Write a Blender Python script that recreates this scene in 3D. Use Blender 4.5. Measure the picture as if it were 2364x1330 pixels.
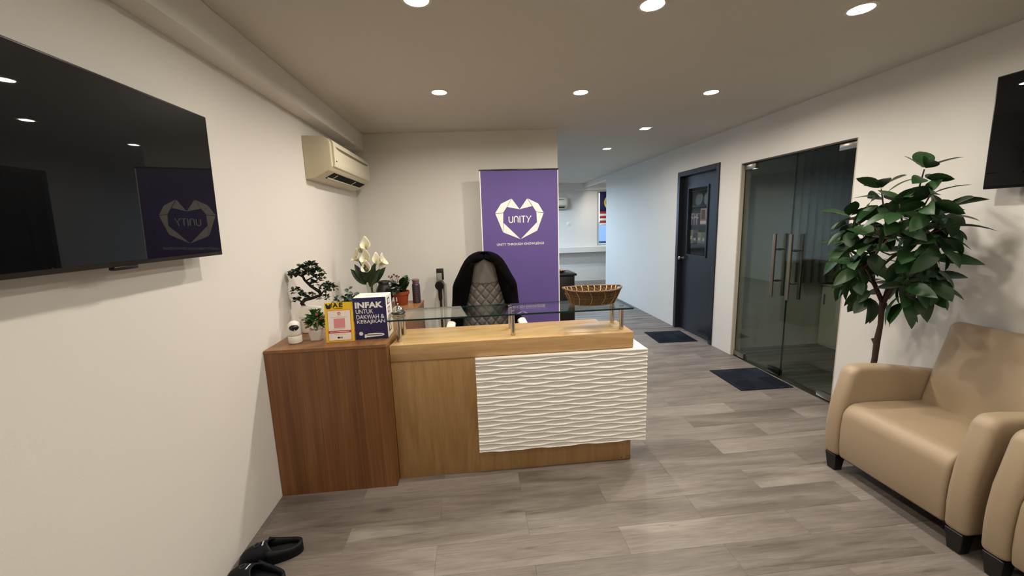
import bpy, bmesh, math, random
from mathutils import Vector, Matrix, noise
random.seed(11)
PI = math.pi
sc = bpy.context.scene
C = sc.collection
for o in list(bpy.data.objects):
    bpy.data.objects.remove(o)

# ------------------------------------------------------------------ camera
cam = bpy.data.cameras.new('camera')
cam.sensor_width = 36.0
cam.lens = 36.0 * 915.567 / 2364.0
cam.clip_start = 0.02
camo = bpy.data.objects.new('camera', cam)
C.objects.link(camo)
rt = Vector((0.9946221, -0.09893945, -0.03062443))
up = Vector((0.04588325, 0.15584163, 0.98671582))
fw = Vector((0.09285256, 0.98281452, -0.15954319))
m = Matrix.Identity(4)
for i in range(3):
    m[i][0] = rt[i]; m[i][1] = up[i]; m[i][2] = -fw[i]
m[2][3] = 1.54
camo.matrix_world = m
sc.camera = camo

# ------------------------------------------------------------------ world, exposure
world = bpy.data.worlds.new('daylight')
sc.world = world
world.use_nodes = True
bg = world.node_tree.nodes['Background']
bg.inputs[0].default_value = (0.42, 0.66, 1.0, 1)
bg.inputs[1].default_value = 9.0
sc.view_settings.view_transform = 'Standard'
sc.view_settings.look = 'None'
sc.view_settings.exposure = -0.14
sc.view_settings.gamma = 1.0
sc.view_settings.use_curve_mapping = False
LAMP_W = 11.5                      # watts of each recessed ceiling downlight
LAMP_COL = (1.0, 0.915, 0.80)
DAY_PORTALS = []


def portal(loc, rot, sx, sy):
    l = bpy.data.lights.new('window_portal', 'AREA')
    l.shape = 'RECTANGLE'; l.size = sx; l.size_y = sy
    l.cycles.is_portal = True
    o = bpy.data.objects.new('window_portal', l)
    o.location = loc; o.rotation_euler = rot
    C.objects.link(o)


portal((0.875, 10.24, 1.6), (-PI / 2, 0, 0), 1.25, 1.4)
portal((4.0, 10.24, 1.61), (-PI / 2, 0, 0), 1.6, 1.4)


# ------------------------------------------------------------------ materials
def lin(h):
    h = h.lstrip('#')
    out = []
    for i in (0, 2, 4):
        v = int(h[i:i + 2], 16) / 255.0
        out.append(v / 12.92 if v <= 0.04045 else ((v + 0.055) / 1.055) ** 2.4)
    return (out[0], out[1], out[2], 1.0)


MATS = {}


def mat(name, col='#ffffff', rough=0.5, metal=0.0, spec=0.5, bump=0.0, bscale=200.0, var=0.0, vscale=8.0,
        coat=0.0, coat_rough=0.03, emit=0.0, emit_col=None, sheen=0.0, trans=0.0):
    if name in MATS:
        return MATS[name]
    m = bpy.data.materials.new(name)
    m.use_nodes = True
    nt = m.node_tree; N = nt.nodes; L = nt.links
    p = N['Principled BSDF']
    c = lin(col) if isinstance(col, str) else col
    p.inputs['Base Color'].default_value = c
    p.inputs['Roughness'].default_value = rough
    p.inputs['Metallic'].default_value = metal
    p.inputs['Specular IOR Level'].default_value = spec
    p.inputs['Coat Weight'].default_value = coat
    p.inputs['Coat Roughness'].default_value = coat_rough
    p.inputs['Sheen Weight'].default_value = sheen
    p.inputs['Transmission Weight'].default_value = trans
    if emit:
        p.inputs['Emission Color'].default_value = emit_col or c
        p.inputs['Emission Strength'].default_value = emit
    tc = None
    if var > 0:
        tc = N.new('ShaderNodeTexCoord')
        nz = N.new('ShaderNodeTexNoise'); nz.inputs['Scale'].default_value = vscale; nz.inputs['Detail'].default_value = 5
        L.new(tc.outputs['Object'], nz.inputs['Vector'])
        mx = N.new('ShaderNodeMix'); mx.data_type = 'RGBA'
        mx.inputs['A'].default_value = tuple(max(0, v * (1 - var)) for v in c[:3]) + (1,)
        mx.inputs['B'].default_value = tuple(min(1, v * (1 + var)) for v in c[:3]) + (1,)
        L.new(nz.outputs['Fac'], mx.inputs['Factor'])
        L.new(mx.outputs['Result'], p.inputs['Base Color'])
    if bump > 0:
        tc = tc or N.new('ShaderNodeTexCoord')
        nb = N.new('ShaderNodeTexNoise'); nb.inputs['Scale'].default_value = bscale; nb.inputs['Detail'].default_value = 3
        L.new(tc.outputs['Object'], nb.inputs['Vector'])
        b = N.new('ShaderNodeBump'); b.inputs['Strength'].default_value = bump; b.inputs['Distance'].default_value = 0.002
        L.new(nb.outputs['Fac'], b.inputs['Height'])
        L.new(b.outputs['Normal'], p.inputs['Normal'])
    MATS[name] = m
    return m


def wood(name, cols, stretch, rough=0.35, scale=1.0, rings=0.0, random_off=False, bump=0.05, contrast=(0.3, 0.7),
         fine=0.35, stripes=None):
    """stretch: scale of the grain coordinates in x, y, z (small = along the grain)"""
    m = bpy.data.materials.new(name); m.use_nodes = True
    nt = m.node_tree; N = nt.nodes; L = nt.links
    p = N['Principled BSDF']; p.inputs['Roughness'].default_value = rough
    p.inputs['Specular IOR Level'].default_value = 0.4
    tc = N.new('ShaderNodeTexCoord')
    src = tc.outputs['Object']
    oi = N.new('ShaderNodeObjectInfo')
    if random_off:
        mul = N.new('ShaderNodeMath'); mul.operation = 'MULTIPLY'; mul.inputs[1].default_value = 93.7
        L.new(oi.outputs['Random'], mul.inputs[0])
        cx = N.new('ShaderNodeCombineXYZ')
        L.new(mul.outputs[0], cx.inputs[0]); L.new(mul.outputs[0], cx.inputs[1]); L.new(mul.outputs[0], cx.inputs[2])
        ad = N.new('ShaderNodeVectorMath'); ad.operation = 'ADD'
        L.new(src, ad.inputs[0]); L.new(cx.outputs[0], ad.inputs[1])
        src = ad.outputs[0]
    mp = N.new('ShaderNodeMapping'); mp.inputs['Scale'].default_value = [s * scale for s in stretch]
    L.new(src, mp.inputs['Vector'])
    n1 = N.new('ShaderNodeTexNoise'); n1.inputs['Scale'].default_value = 1.0; n1.inputs['Detail'].default_value = 6
    n1.inputs['Roughness'].default_value = 0.6; n1.inputs['Distortion'].default_value = 0.6 + rings
    L.new(mp.outputs[0], n1.inputs['Vector'])
    mp2 = N.new('ShaderNodeMapping'); mp2.inputs['Scale'].default_value = [s * scale * 7 for s in stretch]
    L.new(src, mp2.inputs['Vector'])
    n2 = N.new('ShaderNodeTexNoise'); n2.inputs['Scale'].default_value = 1.0; n2.inputs['Detail'].default_value = 4
    L.new(mp2.outputs[0], n2.inputs['Vector'])
    mx = N.new('ShaderNodeMix'); mx.data_type = 'FLOAT'; mx.inputs['Factor'].default_value = fine
    L.new(n1.outputs['Fac'], mx.inputs['A']); L.new(n2.outputs['Fac'], mx.inputs['B'])
    fac = mx.outputs['Result']
    if stripes:
        wv = N.new('ShaderNodeTexWave'); wv.wave_type = 'BANDS'; wv.bands_direction = stripes[0]
        wv.inputs['Scale'].default_value = stripes[1]; wv.inputs['Distortion'].default_value = stripes[2]
        wv.inputs['Detail'].default_value = 3; wv.inputs['Detail Scale'].default_value = 1.5
        L.new(mp.outputs[0], wv.inputs['Vector'])
        m3 = N.new('ShaderNodeMix'); m3.data_type = 'FLOAT'; m3.inputs['Factor'].default_value = stripes[3]
        L.new(fac, m3.inputs['A']); L.new(wv.outputs['Fac'], m3.inputs['B'])
        fac = m3.outputs['Result']
    cr = N.new('ShaderNodeValToRGB')
    els = cr.color_ramp.elements
    lo, hi = contrast
    els[0].position = lo; els[0].color = lin(cols[0])
    els[1].position = hi; els[1].color = lin(cols[-1])
    for i, c in enumerate(cols[1:-1]):
        e = els.new(lo + (hi - lo) * (i + 1) / (len(cols) - 1)); e.color = lin(c)
    L.new(fac, cr.inputs['Fac'])
    col = cr.outputs['Color']
    if random_off:
        hs = N.new('ShaderNodeHueSaturation')
        mr = N.new('ShaderNodeMapRange'); mr.inputs['To Min'].default_value = 0.86; mr.inputs['To Max'].default_value = 1.12
        L.new(oi.outputs['Random'], mr.inputs['Value']); L.new(mr.outputs[0], hs.inputs['Value'])
        L.new(col, hs.inputs['Color']); col = hs.outputs['Color']
    L.new(col, p.inputs['Base Color'])
    b = N.new('ShaderNodeBump'); b.inputs['Strength'].default_value = bump; b.inputs['Distance'].default_value = 0.002
    L.new(fac, b.inputs['Height']); L.new(b.outputs['Normal'], p.inputs['Normal'])
    MATS[name] = m
    return m


def plank_far(name):
    """the same floor where single planks can no longer be told apart"""
    m = bpy.data.materials.new(name); m.use_nodes = True
    nt = m.node_tree; N = nt.nodes; L = nt.links
    p = N['Principled BSDF']; p.inputs['Roughness'].default_value = 0.42
    p.inputs['Specular IOR Level'].default_value = 0.4
    tc = N.new('ShaderNodeTexCoord')
    mo = N.new('ShaderNodeMapping'); mo.inputs['Location'].default_value = (0.24, -1.5705 + 20 * 0.1735, 0)
    L.new(tc.outputs['Object'], mo.inputs['Vector'])
    bk = N.new('ShaderNodeTexBrick')
    bk.inputs['Scale'].default_value = 1.0
    bk.inputs['Brick Width'].default_value = 0.91; bk.inputs['Row Height'].default_value = 0.1735
    bk.inputs['Mortar Size'].default_value = 0.0012; bk.offset = 0.5
    bk.inputs['Color1'].default_value = (0, 0, 0, 1); bk.inputs['Color2'].default_value = (1, 1, 1, 1)
    bk.inputs['Mortar'].default_value = (0, 0, 0, 1)
    L.new(mo.outputs[0], bk.inputs['Vector'])
    mp = N.new('ShaderNodeMapping'); mp.inputs['Scale'].default_value = (1.1, 15, 1)
    L.new(tc.outputs['Object'], mp.inputs['Vector'])
    n1 = N.new('ShaderNodeTexNoise'); n1.inputs['Scale'].default_value = 1.0; n1.inputs['Detail'].default_value = 6
    n1.inputs['Distortion'].default_value = 0.7
    L.new(mp.outputs[0], n1.inputs['Vector'])
    cr = N.new('ShaderNodeValToRGB'); e = cr.color_ramp.elements
    e[0].position = 0.3; e[0].color = lin(FLOOR_COLS[0]); e[1].position = 0.72; e[1].color = lin(FLOOR_COLS[-1])
    L.new(n1.outputs['Fac'], cr.inputs['Fac'])
    hs = N.new('ShaderNodeHueSaturation')
    mr = N.new('ShaderNodeMapRange'); mr.inputs['To Min'].default_value = 0.86; mr.inputs['To Max'].default_value = 1.12
    L.new(bk.outputs['Color'], mr.inputs['Value']); L.new(mr.outputs[0], hs.inputs['Value'])
    L.new(cr.outputs['Color'], hs.inputs['Color']); L.new(hs.outputs['Color'], p.inputs['Base Color'])
    MATS[name] = m
    return m


def plank_near(name):
    """grey oak print: broad tone, fine grain, dark cracks and a few knots; every plank at its own offset"""
    m = bpy.data.materials.new(name); m.use_nodes = True
    nt = m.node_tree; N = nt.nodes; L = nt.links
    p = N['Principled BSDF']; p.inputs['Roughness'].default_value = 0.42
    p.inputs['Specular IOR Level'].default_value = 0.4
    tc = N.new('ShaderNodeTexCoord'); oi = N.new('ShaderNodeObjectInfo')
    mul = N.new('ShaderNodeMath'); mul.operation = 'MULTIPLY'; mul.inputs[1].default_value = 57.3
    L.new(oi.outputs['Random'], mul.inputs[0])
    cx = N.new('ShaderNodeCombineXYZ')
    for i in range(3): L.new(mul.outputs[0], cx.inputs[i])
    ad = N.new('ShaderNodeVectorMath'); ad.operation = 'ADD'
    L.new(tc.outputs['Object'], ad.inputs[0]); L.new(cx.outputs[0], ad.inputs[1])

    def tex(scale, detail, dist, rough=0.55):
        mp = N.new('ShaderNodeMapping'); mp.inputs['Scale'].default_value = scale
        L.new(ad.outputs[0], mp.inputs['Vector'])
        n = N.new('ShaderNodeTexNoise'); n.inputs['Scale'].default_value = 1.0; n.inputs['Detail'].default_value = detail
        n.inputs['Distortion'].default_value = dist; n.inputs['Roughness'].default_value = rough
        L.new(mp.outputs[0], n.inputs['Vector'])
        return n.outputs['Fac']

    def ramp(fac, a, b, ca, cb):
        r = N.new('ShaderNodeValToRGB'); e = r.color_ramp.elements
        e[0].position = a; e[0].color = ca; e[1].position = b; e[1].color = cb
        L.new(fac, r.inputs['Fac']); return r.outputs['Color']

    def mult(c1, c2, f=1.0):
        mx = N.new('ShaderNodeMix'); mx.data_type = 'RGBA'; mx.blend_type = 'MULTIPLY'; mx.inputs['Factor'].default_value = f
        L.new(c1, mx.inputs['A']); L.new(c2, mx.inputs['B']); return mx.outputs['Result']
    g = lambda v: (v, v, v, 1)
    base = ramp(tex((1.0, 6.5, 6.5), 4, 0.8), 0.30, 0.70, lin(FLOOR_COLS[1]), lin(FLOOR_COLS[3]))
    grain = ramp(tex((7, 150, 150), 4, 0.3), 0.25, 0.75, g(0.80), g(1.06))
    streak = ramp(tex((1.4, 26, 26), 6, 1.2, 0.65), 0.60, 0.70, g(1.0), g(0.6))
    cath = ramp(tex((3.0, 26, 26), 3, 2.6), 0.42, 0.58, g(0.88), g(1.04))
    kn = N.new('ShaderNodeTexVoronoi'); kn.feature = 'F1'; kn.inputs['Scale'].default_value = 1.0
    mpk = N.new('ShaderNodeMapping'); mpk.inputs['Scale'].default_value = (1.7, 4.6, 4.6); L.new(ad.outputs[0], mpk.inputs['Vector'])
    L.new(mpk.outputs[0], kn.inputs['Vector'])
    knot = ramp(kn.outputs['Distance'], 0.02, 0.13, g(0.5), g(1.0))
    col = mult(mult(mult(mult(base, grain), streak), cath, 0.8), knot)
    hs = N.new('ShaderNodeHueSaturation')
    mr = N.new('ShaderNodeMapRange'); mr.inputs['To Min'].default_value = 0.9; mr.inputs['To Max'].default_value = 1.16
    L.new(oi.outputs['Random'], mr.inputs['Value']); L.new(mr.outputs[0], hs.inputs['Value'])
    L.new(col, hs.inputs['Color']); L.new(hs.outputs['Color'], p.inputs['Base Color'])
    MATS[name] = m
    return m


def glass(name, tint, refl_col=(1, 1, 1, 1), rough=0.0, ior=1.5):
    m = bpy.data.materials.new(name); m.use_nodes = True
    nt = m.node_tree; N = nt.nodes; L = nt.links
    N.remove(N['Principled BSDF'])
    out = N['Material Output']
    tr = N.new('ShaderNodeBsdfTransparent'); tr.inputs[0].default_value = tint
    gl = N.new('ShaderNodeBsdfGlossy'); gl.inputs['Color'].default_value = refl_col; gl.inputs['Roughness'].default_value = rough
    fr = N.new('ShaderNodeFresnel')
    ge = N.new('ShaderNodeNewGeometry'); mi = N.new('ShaderNodeMix'); mi.data_type = 'FLOAT'
    mi.inputs['A'].default_value = ior; mi.inputs['B'].default_value = 1.0 / ior   # thin pane: same reflection from both sides
    L.new(ge.outputs['Backfacing'], mi.inputs['Factor']); L.new(mi.outputs['Result'], fr.inputs['IOR'])
    mx = N.new('ShaderNodeMixShader')
    L.new(fr.outputs[0], mx.inputs[0]); L.new(tr.outputs[0], mx.inputs[1]); L.new(gl.outputs[0], mx.inputs[2])
    L.new(mx.outputs[0], out.inputs['Surface'])
    MATS[name] = m
    return m


FLOOR_COLS = ['#423a34', '#675e56', '#7d746c', '#918881']
M_floor = plank_near('vinyl_plank')
M_floor_far = plank_far('vinyl_plank_far')
M_gap = mat('plank_joint', '#564e47', 0.8)
M_wall = mat('white_wall_paint', '#dad7d1', 0.75, spec=0.2, bump=0.12, bscale=160, var=0.02, vscale=3)
M_ceil = mat('ceiling_paint', '#c9c5bc', 0.85, spec=0.15, bump=0.04, bscale=90)
M_maple = wood('maple_laminate', ['#8a6a42', '#9b784c', '#a88557', '#b59264'], (14, 14, 1.1), rough=0.32, rings=0.5, bump=0.02, contrast=(0.28, 0.72), fine=0.25)
M_maple_h = wood('maple_laminate_flat', ['#a07f54', '#b49062', '#c29f70', '#cfae80'], (1.3, 14, 14), rough=0.28, rings=0.7, bump=0.02, contrast=(0.28, 0.72), fine=0.25)
M_dark = wood('brown_veneer', ['#5f3c20', '#70492a', '#7e5532', '#90663f'], (26, 26, 0.6), rough=0.38, rings=0.2, random_off=True, bump=0.03, contrast=(0.3, 0.7), fine=0.3)
M_dark_top = wood('brown_veneer_top', ['#74502f', '#855b37', '#946a42'], (26, 0.8, 26), rough=0.35, rings=0.2, bump=0.02, contrast=(0.3, 0.7), fine=0.3)
M_wave = mat('white_lacquer', '#eeebe4', 0.35, spec=0.4)
M_chrome = mat('polished_steel', '#c8c6c2', 0.12, metal=1.0)
M_steel = mat('brushed_steel', '#a09a90', 0.28, metal=1.0)
M_glass_shelf = glass('clear_glass', (0.93, 0.98, 0.95, 1))
M_glass_edge = mat('green_glass_edge', '#12312a', 0.08, spec=0.6)
M_glass_door = glass('tinted_glass', (0.73, 0.77, 0.73, 1), ior=1.5)
M_glass_win = glass('window_glass', (0.92, 0.95, 0.97, 1))
M_glass_vase = glass('vase_glass', (0.9, 0.93, 0.92, 1))
M_black = mat('black_plastic', '#0d0d0e', 0.35)
M_black_matte = mat('black_matte', '#0b0b0c', 0.8, spec=0.2)
M_screen = mat('tv_screen', '#010102', 0.4, spec=0.05, coat=0.55, coat_rough=0.012)
M_bezel = mat('tv_bezel', '#08080a', 0.3)
M_white = mat('white_plastic', '#e6e2d8', 0.35)
M_acbody = mat('ac_plastic', '#c9bfa5', 0.4)
M_acpanel = mat('ac_panel', '#d8d0ba', 0.35)
M_leather = mat('beige_leatherette', '#a08d74', 0.45, spec=0.45, bump=0.12, bscale=420, var=0.05, vscale=6)
M_leg = mat('black_wood_leg', '#0c0908', 0.45)
M_purple = mat('purple_banner', '#5f4f8c', 0.6, spec=0.3)
M_print = mat('white_print', '#efece4', 0.6)
M_navy = mat('navy_door_paint', '#1c1f25', 0.3, spec=0.5, bump=0.08, bscale=30)
M_mat = None
M_leaf = mat('leaf_green', '#213f1c', 0.42, spec=0.45, var=0.35, vscale=9)
M_leaf_d = mat('leaf_dark', '#1c331a', 0.45, var=0.35, vscale=30)
M_bark = mat('brown_bark', '#3a2619', 0.8, bump=0.6, bscale=60, var=0.3, vscale=20)


# ------------------------------------------------------------------ mesh helpers
def bx(bm, x0, x1, y0, y1, z0, z1):
    vs = [bm.verts.new(p) for p in ((x0, y0, z0), (x1, y0, z0), (x1, y1, z0), (x0, y1, z0),
                                    (x0, y0, z1), (x1, y0, z1), (x1, y1, z1), (x0, y1, z1))]
    for f in ((3, 2, 1, 0), (4, 5, 6, 7), (0, 1, 5, 4), (1, 2, 6, 5), (2, 3, 7, 6), (3, 0, 4, 7)):
        bm.faces.new([vs[i] for i in f])
    return vs


def bevel(bm, r, seg=2):
    bmesh.ops.bevel(bm, geom=list(bm.edges), offset=r, segments=seg, profile=0.5, affect='EDGES', clamp_overlap=True)


def ring(bm, c, a, b, r, n):
    return [bm.verts.new(c + (a * math.cos(2 * PI * k / n) + b * math.sin(2 * PI * k / n)) * r) for k in range(n)]


def loft(bm, rings, cap=True, closed=True):
    n = len(rings[0])
    for i in range(len(rings) - 1):
        for k in range(n if closed else n - 1):
            k2 = (k + 1) % n
            bm.faces.new((rings[i][k], rings[i][k2], rings[i + 1][k2], rings[i + 1][k]))
    if cap and closed:
        bm.faces.new(list(reversed(rings[0])))
        bm.faces.new(rings[-1])


def tube(bm, pts, r, n=8, cap=True):
    pts = [Vector(p) for p in pts]
    if not isinstance(r, (list, tuple)):
        r = [r] * len(pts)
    rings = []
    d = (pts[1] - pts[0]).normalized()
    ref = Vector((0, 0, 1)) if abs(d.z) < 0.9 else Vector((1, 0, 0))
    a = d.cross(ref).normalized()
    for i, p in enumerate(pts):
        if i == 0: d = pts[1] - pts[0]
        elif i == len(pts) - 1: d = pts[-1] - pts[-2]
        else: d = (pts[i + 1] - pts[i]).normalized() + (pts[i] - pts[i - 1]).normalized()
        d.normalize()
        a = (a - d * a.dot(d)).normalized()
        b = d.cross(a)
        rings.append(ring(bm, p, a, b, r[i], n))
    loft(bm, rings, cap)
    return rings


def lathe(bm, prof, n=24, c=(0, 0, 0), cap=True, sx=1.0, sy=1.0):
    c = Vector(c); rings = []
    for r, z in prof:
        rings.append([bm.verts.new(c + Vector((r * sx * math.cos(2 * PI * k / n), r * sy * math.sin(2 * PI * k / n), z))) for k in range(n)])
    loft(bm, rings, cap)
    return rings


def prism(bm, pts, axis, a, b):
    """outline of 2D points extruded along axis from a to b (x: pts are y,z; y: x,z; z: x,y)"""
    def v(p, t):
        return {'x': (t, p[0], p[1]), 'y': (p[0], t, p[1]), 'z': (p[0], p[1], t)}[axis]
    A = [bm.verts.new(v(p, a)) for p in pts]; B = [bm.verts.new(v(p, b)) for p in pts]
    n = len(pts)
    bm.faces.new(A); bm.faces.new(list(reversed(B)))
    for i in range(n):
        j = (i + 1) % n
        bm.faces.new((A[j], A[i], B[i], B[j]))


def sheet(bm, rows, closed=False):
    V = [[bm.verts.new(p) for p in r] for r in rows]
    for i in range(len(V) - 1):
        for k in range(len(V[0]) - 1):
            bm.faces.new((V[i][k], V[i][k + 1], V[i + 1][k + 1], V[i + 1][k]))
    return V


def finish(bm):
    bmesh.ops.recalc_face_normals(bm, faces=list(bm.faces))


def new(name, bm, material, parent=None, smooth=False, world=False, angle=None, kind=None, recalc=True):
    """bmesh -> one mesh object; world=True: vertices are in world coordinates"""
    if recalc:
        finish(bm)
    me = bpy.data.meshes.new(name)
    if world and parent is not None:
        base = Vector(parent.location)
        if parent.parent is not None:
            base = base + Vector(parent.parent.location)
        for v in bm.verts:
            v.co -= base
    bm.to_mesh(me); bm.free()
    mats = material if isinstance(material, (list, tuple)) else [material]
    for mm in mats:
        me.materials.append(mm)
    if smooth:
        for pgn in me.polygons:
            pgn.use_smooth = True
        if angle:
            me.set_sharp_from_angle(angle=math.radians(angle))
    o = bpy.data.objects.new(name, me)
    C.objects.link(o)
    if parent is not None:
        o.parent = parent
    if kind:
        o['kind'] = kind
    return o


def rbox(name, material, parent, x0, x1, y0, y1, z0, z1, r=0.004, seg=2, world=False):
    bm = bmesh.new(); bx(bm, x0, x1, y0, y1, z0, z1)
    if r > 0:
        bevel(bm, r, seg)
    return new(name, bm, material, parent, smooth=r > 0, angle=35, world=world)


def thing(name, label, cat, loc=(0, 0, 0), rz=0.0, group=None):
    o = bpy.data.objects.new(name, None); C.objects.link(o)
    o.empty_display_size = 0.05
    o.location = loc; o.rotation_euler = (0, 0, rz)
    o['label'] = label; o['category'] = cat
    if group: o['group'] = group
    return o


def tag(o, label, cat, group=None):
    o['label'] = label; o['category'] = cat
    if group: o['group'] = group
    return o


def struct(name, bm, material, parent=None):
    o = new(name, bm, material, parent)
    if parent is None:
        o['kind'] = 'structure'
    return o


def dup(root, loc, rz, label):
    r = root.copy(); C.objects.link(r); r.location = loc; r.rotation_euler = (0, 0, rz); r['label'] = label
    for ch in list(root.children):
        c = ch.copy(); C.objects.link(c); c.parent = r
        for g in list(ch.children):
            d = g.copy(); C.objects.link(d); d.parent = c
    return r


def text_bm(s, bold=0.0, space=1.0):
    cu = bpy.data.curves.new('text', 'FONT')
    cu.body = s; cu.size = 1.0; cu.offset = bold; cu.space_character = space; cu.resolution_u = 3
    cu.extrude = 0.0
    o = bpy.data.objects.new('text', cu); C.objects.link(o)
    dg = bpy.context.evaluated_depsgraph_get()
    me = o.evaluated_get(dg).to_mesh()
    bm = bmesh.new(); bm.from_mesh(me)
    o.evaluated_get(dg).to_mesh_clear()
    bpy.data.objects.remove(o); bpy.data.curves.remove(cu)
    return bm


def thicken(bm, d):
    """flat print facing -y gets a hair of thickness"""
    r = bmesh.ops.extrude_face_region(bm, geom=list(bm.faces))
    for e in r['geom']:
        if isinstance(e, bmesh.types.BMVert):
            e.co.y += d


def put_text(name, s, material, parent, x0, x1, z0, z1, y, bold=0.0, space=1.0, xf=None, thick=0.0003):
    bm = text_bm(s, bold, space)
    xs = [v.co.x for v in bm.verts]; ys = [v.co.y for v in bm.verts]
    ax, bx_, ay, by = min(xs), max(xs), min(ys), max(ys)
    for v in bm.verts:
        v.co = Vector((x0 + (v.co.x - ax) / (bx_ - ax) * (x1 - x0), y, z0 + (v.co.y - ay) / (by - ay) * (z1 - z0)))
    thicken(bm, thick)
    for f in bm.faces:
        f.smooth = False
    if xf is not None:
        bm.transform(xf)
    return new(name, bm, material, parent)


def flat_poly(bm, pts, y, d=0.0006):
    prism(bm, pts, 'y', y, y + d)


def stroke(bm, pts, w, y, d=0.0006):
    """ribbon of width w along 2D points (x, z)"""
    P = [Vector((p[0], p[1])) for p in pts]
    Lf, Rt = [], []
    for i, p in enumerate(P):
        if i == 0: t = P[1] - P[0]
        elif i == len(P) - 1: t = P[-1] - P[-2]
        else: t = (P[i + 1] - P[i]).normalized() + (P[i] - P[i - 1]).normalized()
        t.normalize(); nrm = Vector((-t.y, t.x))
        Lf.append(p + nrm * w / 2); Rt.append(p - nrm * w / 2)
    for i in range(len(P) - 1):
        prism(bm, [Lf[i], Lf[i + 1], Rt[i + 1], Rt[i]], 'y', y, y + d)


XL, XR, ZC = -1.183, 2.845, 2.487

# ------------------------------------------------------------------ floor
bm = bmesh.new()
YLO, YHI = 1.5705 - 6 * 0.1735, 1.5705 + 21 * 0.1735
bx(bm, XL - 0.1, XR + 0.012, YLO, YHI, -0.08, -0.006)
bx(bm, XL - 0.1, 6.3, -2.3, YLO, -0.08, 0)
bx(bm, XL - 0.1, 6.3, YHI, 10.3, -0.08, 0)
bx(bm, XR + 0.012, 6.3, YLO, YHI, -0.08, 0)
floor = struct('floor', bm, M_floor_far)
joint = struct('joint_bed', (lambda b: (bx(b, XL, XR + 0.012, YLO, YHI, -0.0065, -0.0028), b)[1])(bmesh.new()), M_gap, floor)
PM = {}


def plank_mesh(wd):
    key = round(wd, 3)
    if key not in PM:
        b = bmesh.new()
        g = 0.0002
        x1, y1 = wd - g, 0.1735 - g
        e = 0.0006
        lo = [b.verts.new(p) for p in ((g, g, -0.006), (x1, g, -0.006), (x1, y1, -0.006), (g, y1, -0.006))]
        md = [b.verts.new(p) for p in ((g, g, -e), (x1, g, -e), (x1, y1, -e), (g, y1, -e))]
        hi = [b.verts.new(p) for p in ((g + e, g + e, 0), (x1 - e, g + e, 0), (x1 - e, y1 - e, 0), (g + e, y1 - e, 0))]
        loft(b, [lo, md, hi], cap=False); b.faces.new(hi)
        finish(b)
        me = bpy.data.meshes.new('plank'); b.to_mesh(me); b.free(); me.materials.append(M_floor)
        PM[key] = me
    return PM[key]


for k in range(-6, 21):
    y0 = 1.5705 + k * 0.1735
    x = -0.24 - 0.91 * 3 + (0.455 if k % 2 else 0)
    while x < XR + 0.012:
        a, b_ = max(x, XL), min(x + 0.91, XR + 0.012)
        if b_ - a > 0.02:
            o = bpy.data.objects.new('plank', plank_mesh(b_ - a))
            o.location = (a, y0, 0); C.objects.link(o); o.parent = floor
        x += 0.91

# ------------------------------------------------------------------ walls, ceiling
bm = bmesh.new(); bx(bm, XL - 0.15, 6.3, -2.3, 10.3, ZC, ZC + 0.08)
struct('ceiling', bm, M_ceil)
bm = bmesh.new()
bx(bm, XL - 0.1, XL, -2.3, 10.3, 0, ZC)
struct('wall_left', bm, M_wall)
bm = bmesh.new()
prism(bm, [(XL, 4.365), (0.915, 4.215), (0.92, 4.325), (XL, 4.475)], 'z', 0, ZC)
struct('wall_back', bm, M_wall)
GY0, GY1, GZ = 2.772, 4.065, 2.09
DY0, DY1, DZ = 4.417, 5.352, 2.16
XR2 = XR + 0.11
bm = bmesh.new()
bx(bm, XR, XR2, -2.3, GY0, 0, ZC); bx(bm, XR, XR2, GY0, GY1, GZ, ZC); bx(bm, XR, XR2, GY1, DY0, 0, ZC)
bx(bm, XR, XR2, DY0, DY1, DZ, ZC); bx(bm, XR, XR2, DY1, 8.33, 0, ZC)
bx(bm, XR2, 6.3, 8.22, 8.33, 0, ZC)
struct('wall_right', bm, M_wall)
bm = bmesh.new()
FY = 10.15
FX0, FX1, FZ0, FZ1 = 3.225, 4.75, 0.914, 2.30
WX0, WX1 = 0.25, 1.5
bx(bm, XL, WX0, FY, FY + 0.1, 0, ZC); bx(bm, WX1, FX0, FY, FY + 0.1, 0, ZC); bx(bm, FX1, 6.3, FY, FY + 0.1, 0, ZC)
for a, b_ in ((WX0, WX1), (FX0, FX1)):
    bx(bm, a, b_, FY, FY + 0.1, 0, FZ0); bx(bm, a, b_, FY, FY + 0.1, FZ1, ZC)
struct('wall_far', bm, M_wall)
bm = bmesh.new(); bx(bm, XL - 0.1, 6.3, -2.4, -2.3, 0, ZC); struct('wall_front', bm, M_wall)
bm = bmesh.new(); bx(bm, 6.2, 6.3, -2.3, 10.3, 0, ZC); struct('wall_outer', bm, M_wall)
bm = bmesh.new(); bx(bm, XR2, 6.2, 4.25, 4.33, 0, ZC); struct('wall_meeting_back', bm, M_wall)
bm = bmesh.new(); bx(bm, XR2, 6.2, 1.0, 1.08, 0, ZC); struct('wall_meeting_front', bm, M_wall)
bm = bmesh.new(); bx(bm, 4.35, 4.43, 4.33, 8.22, 0, ZC); struct('wall_store', bm, M_wall)
# boxed beam along the left wall, ledge and beams of the far wall
bm = bmesh.new(); bx(bm, XL, -1.066, -2.3, 4.36, 2.325, ZC); bevel(bm, 0.004, 2)
struct('trim_1', bm, M_wall)
bm = bmesh.new(); bx(bm, XL, 6.2, 9.97, FY, 0.76, 0.905); bevel(bm, 0.006, 2); struct('trim_2', bm, M_wall)
bm = bmesh.new(); bx(bm, XL, 6.2, 10.02, FY, 2.33, ZC); struct('trim_3', bm, M_wall)
bm = bmesh.new(); bx(bm, XR - 0.0, XR2, 8.33, 10.02, 2.40, ZC); struct('trim_4', bm, M_wall)
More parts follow.
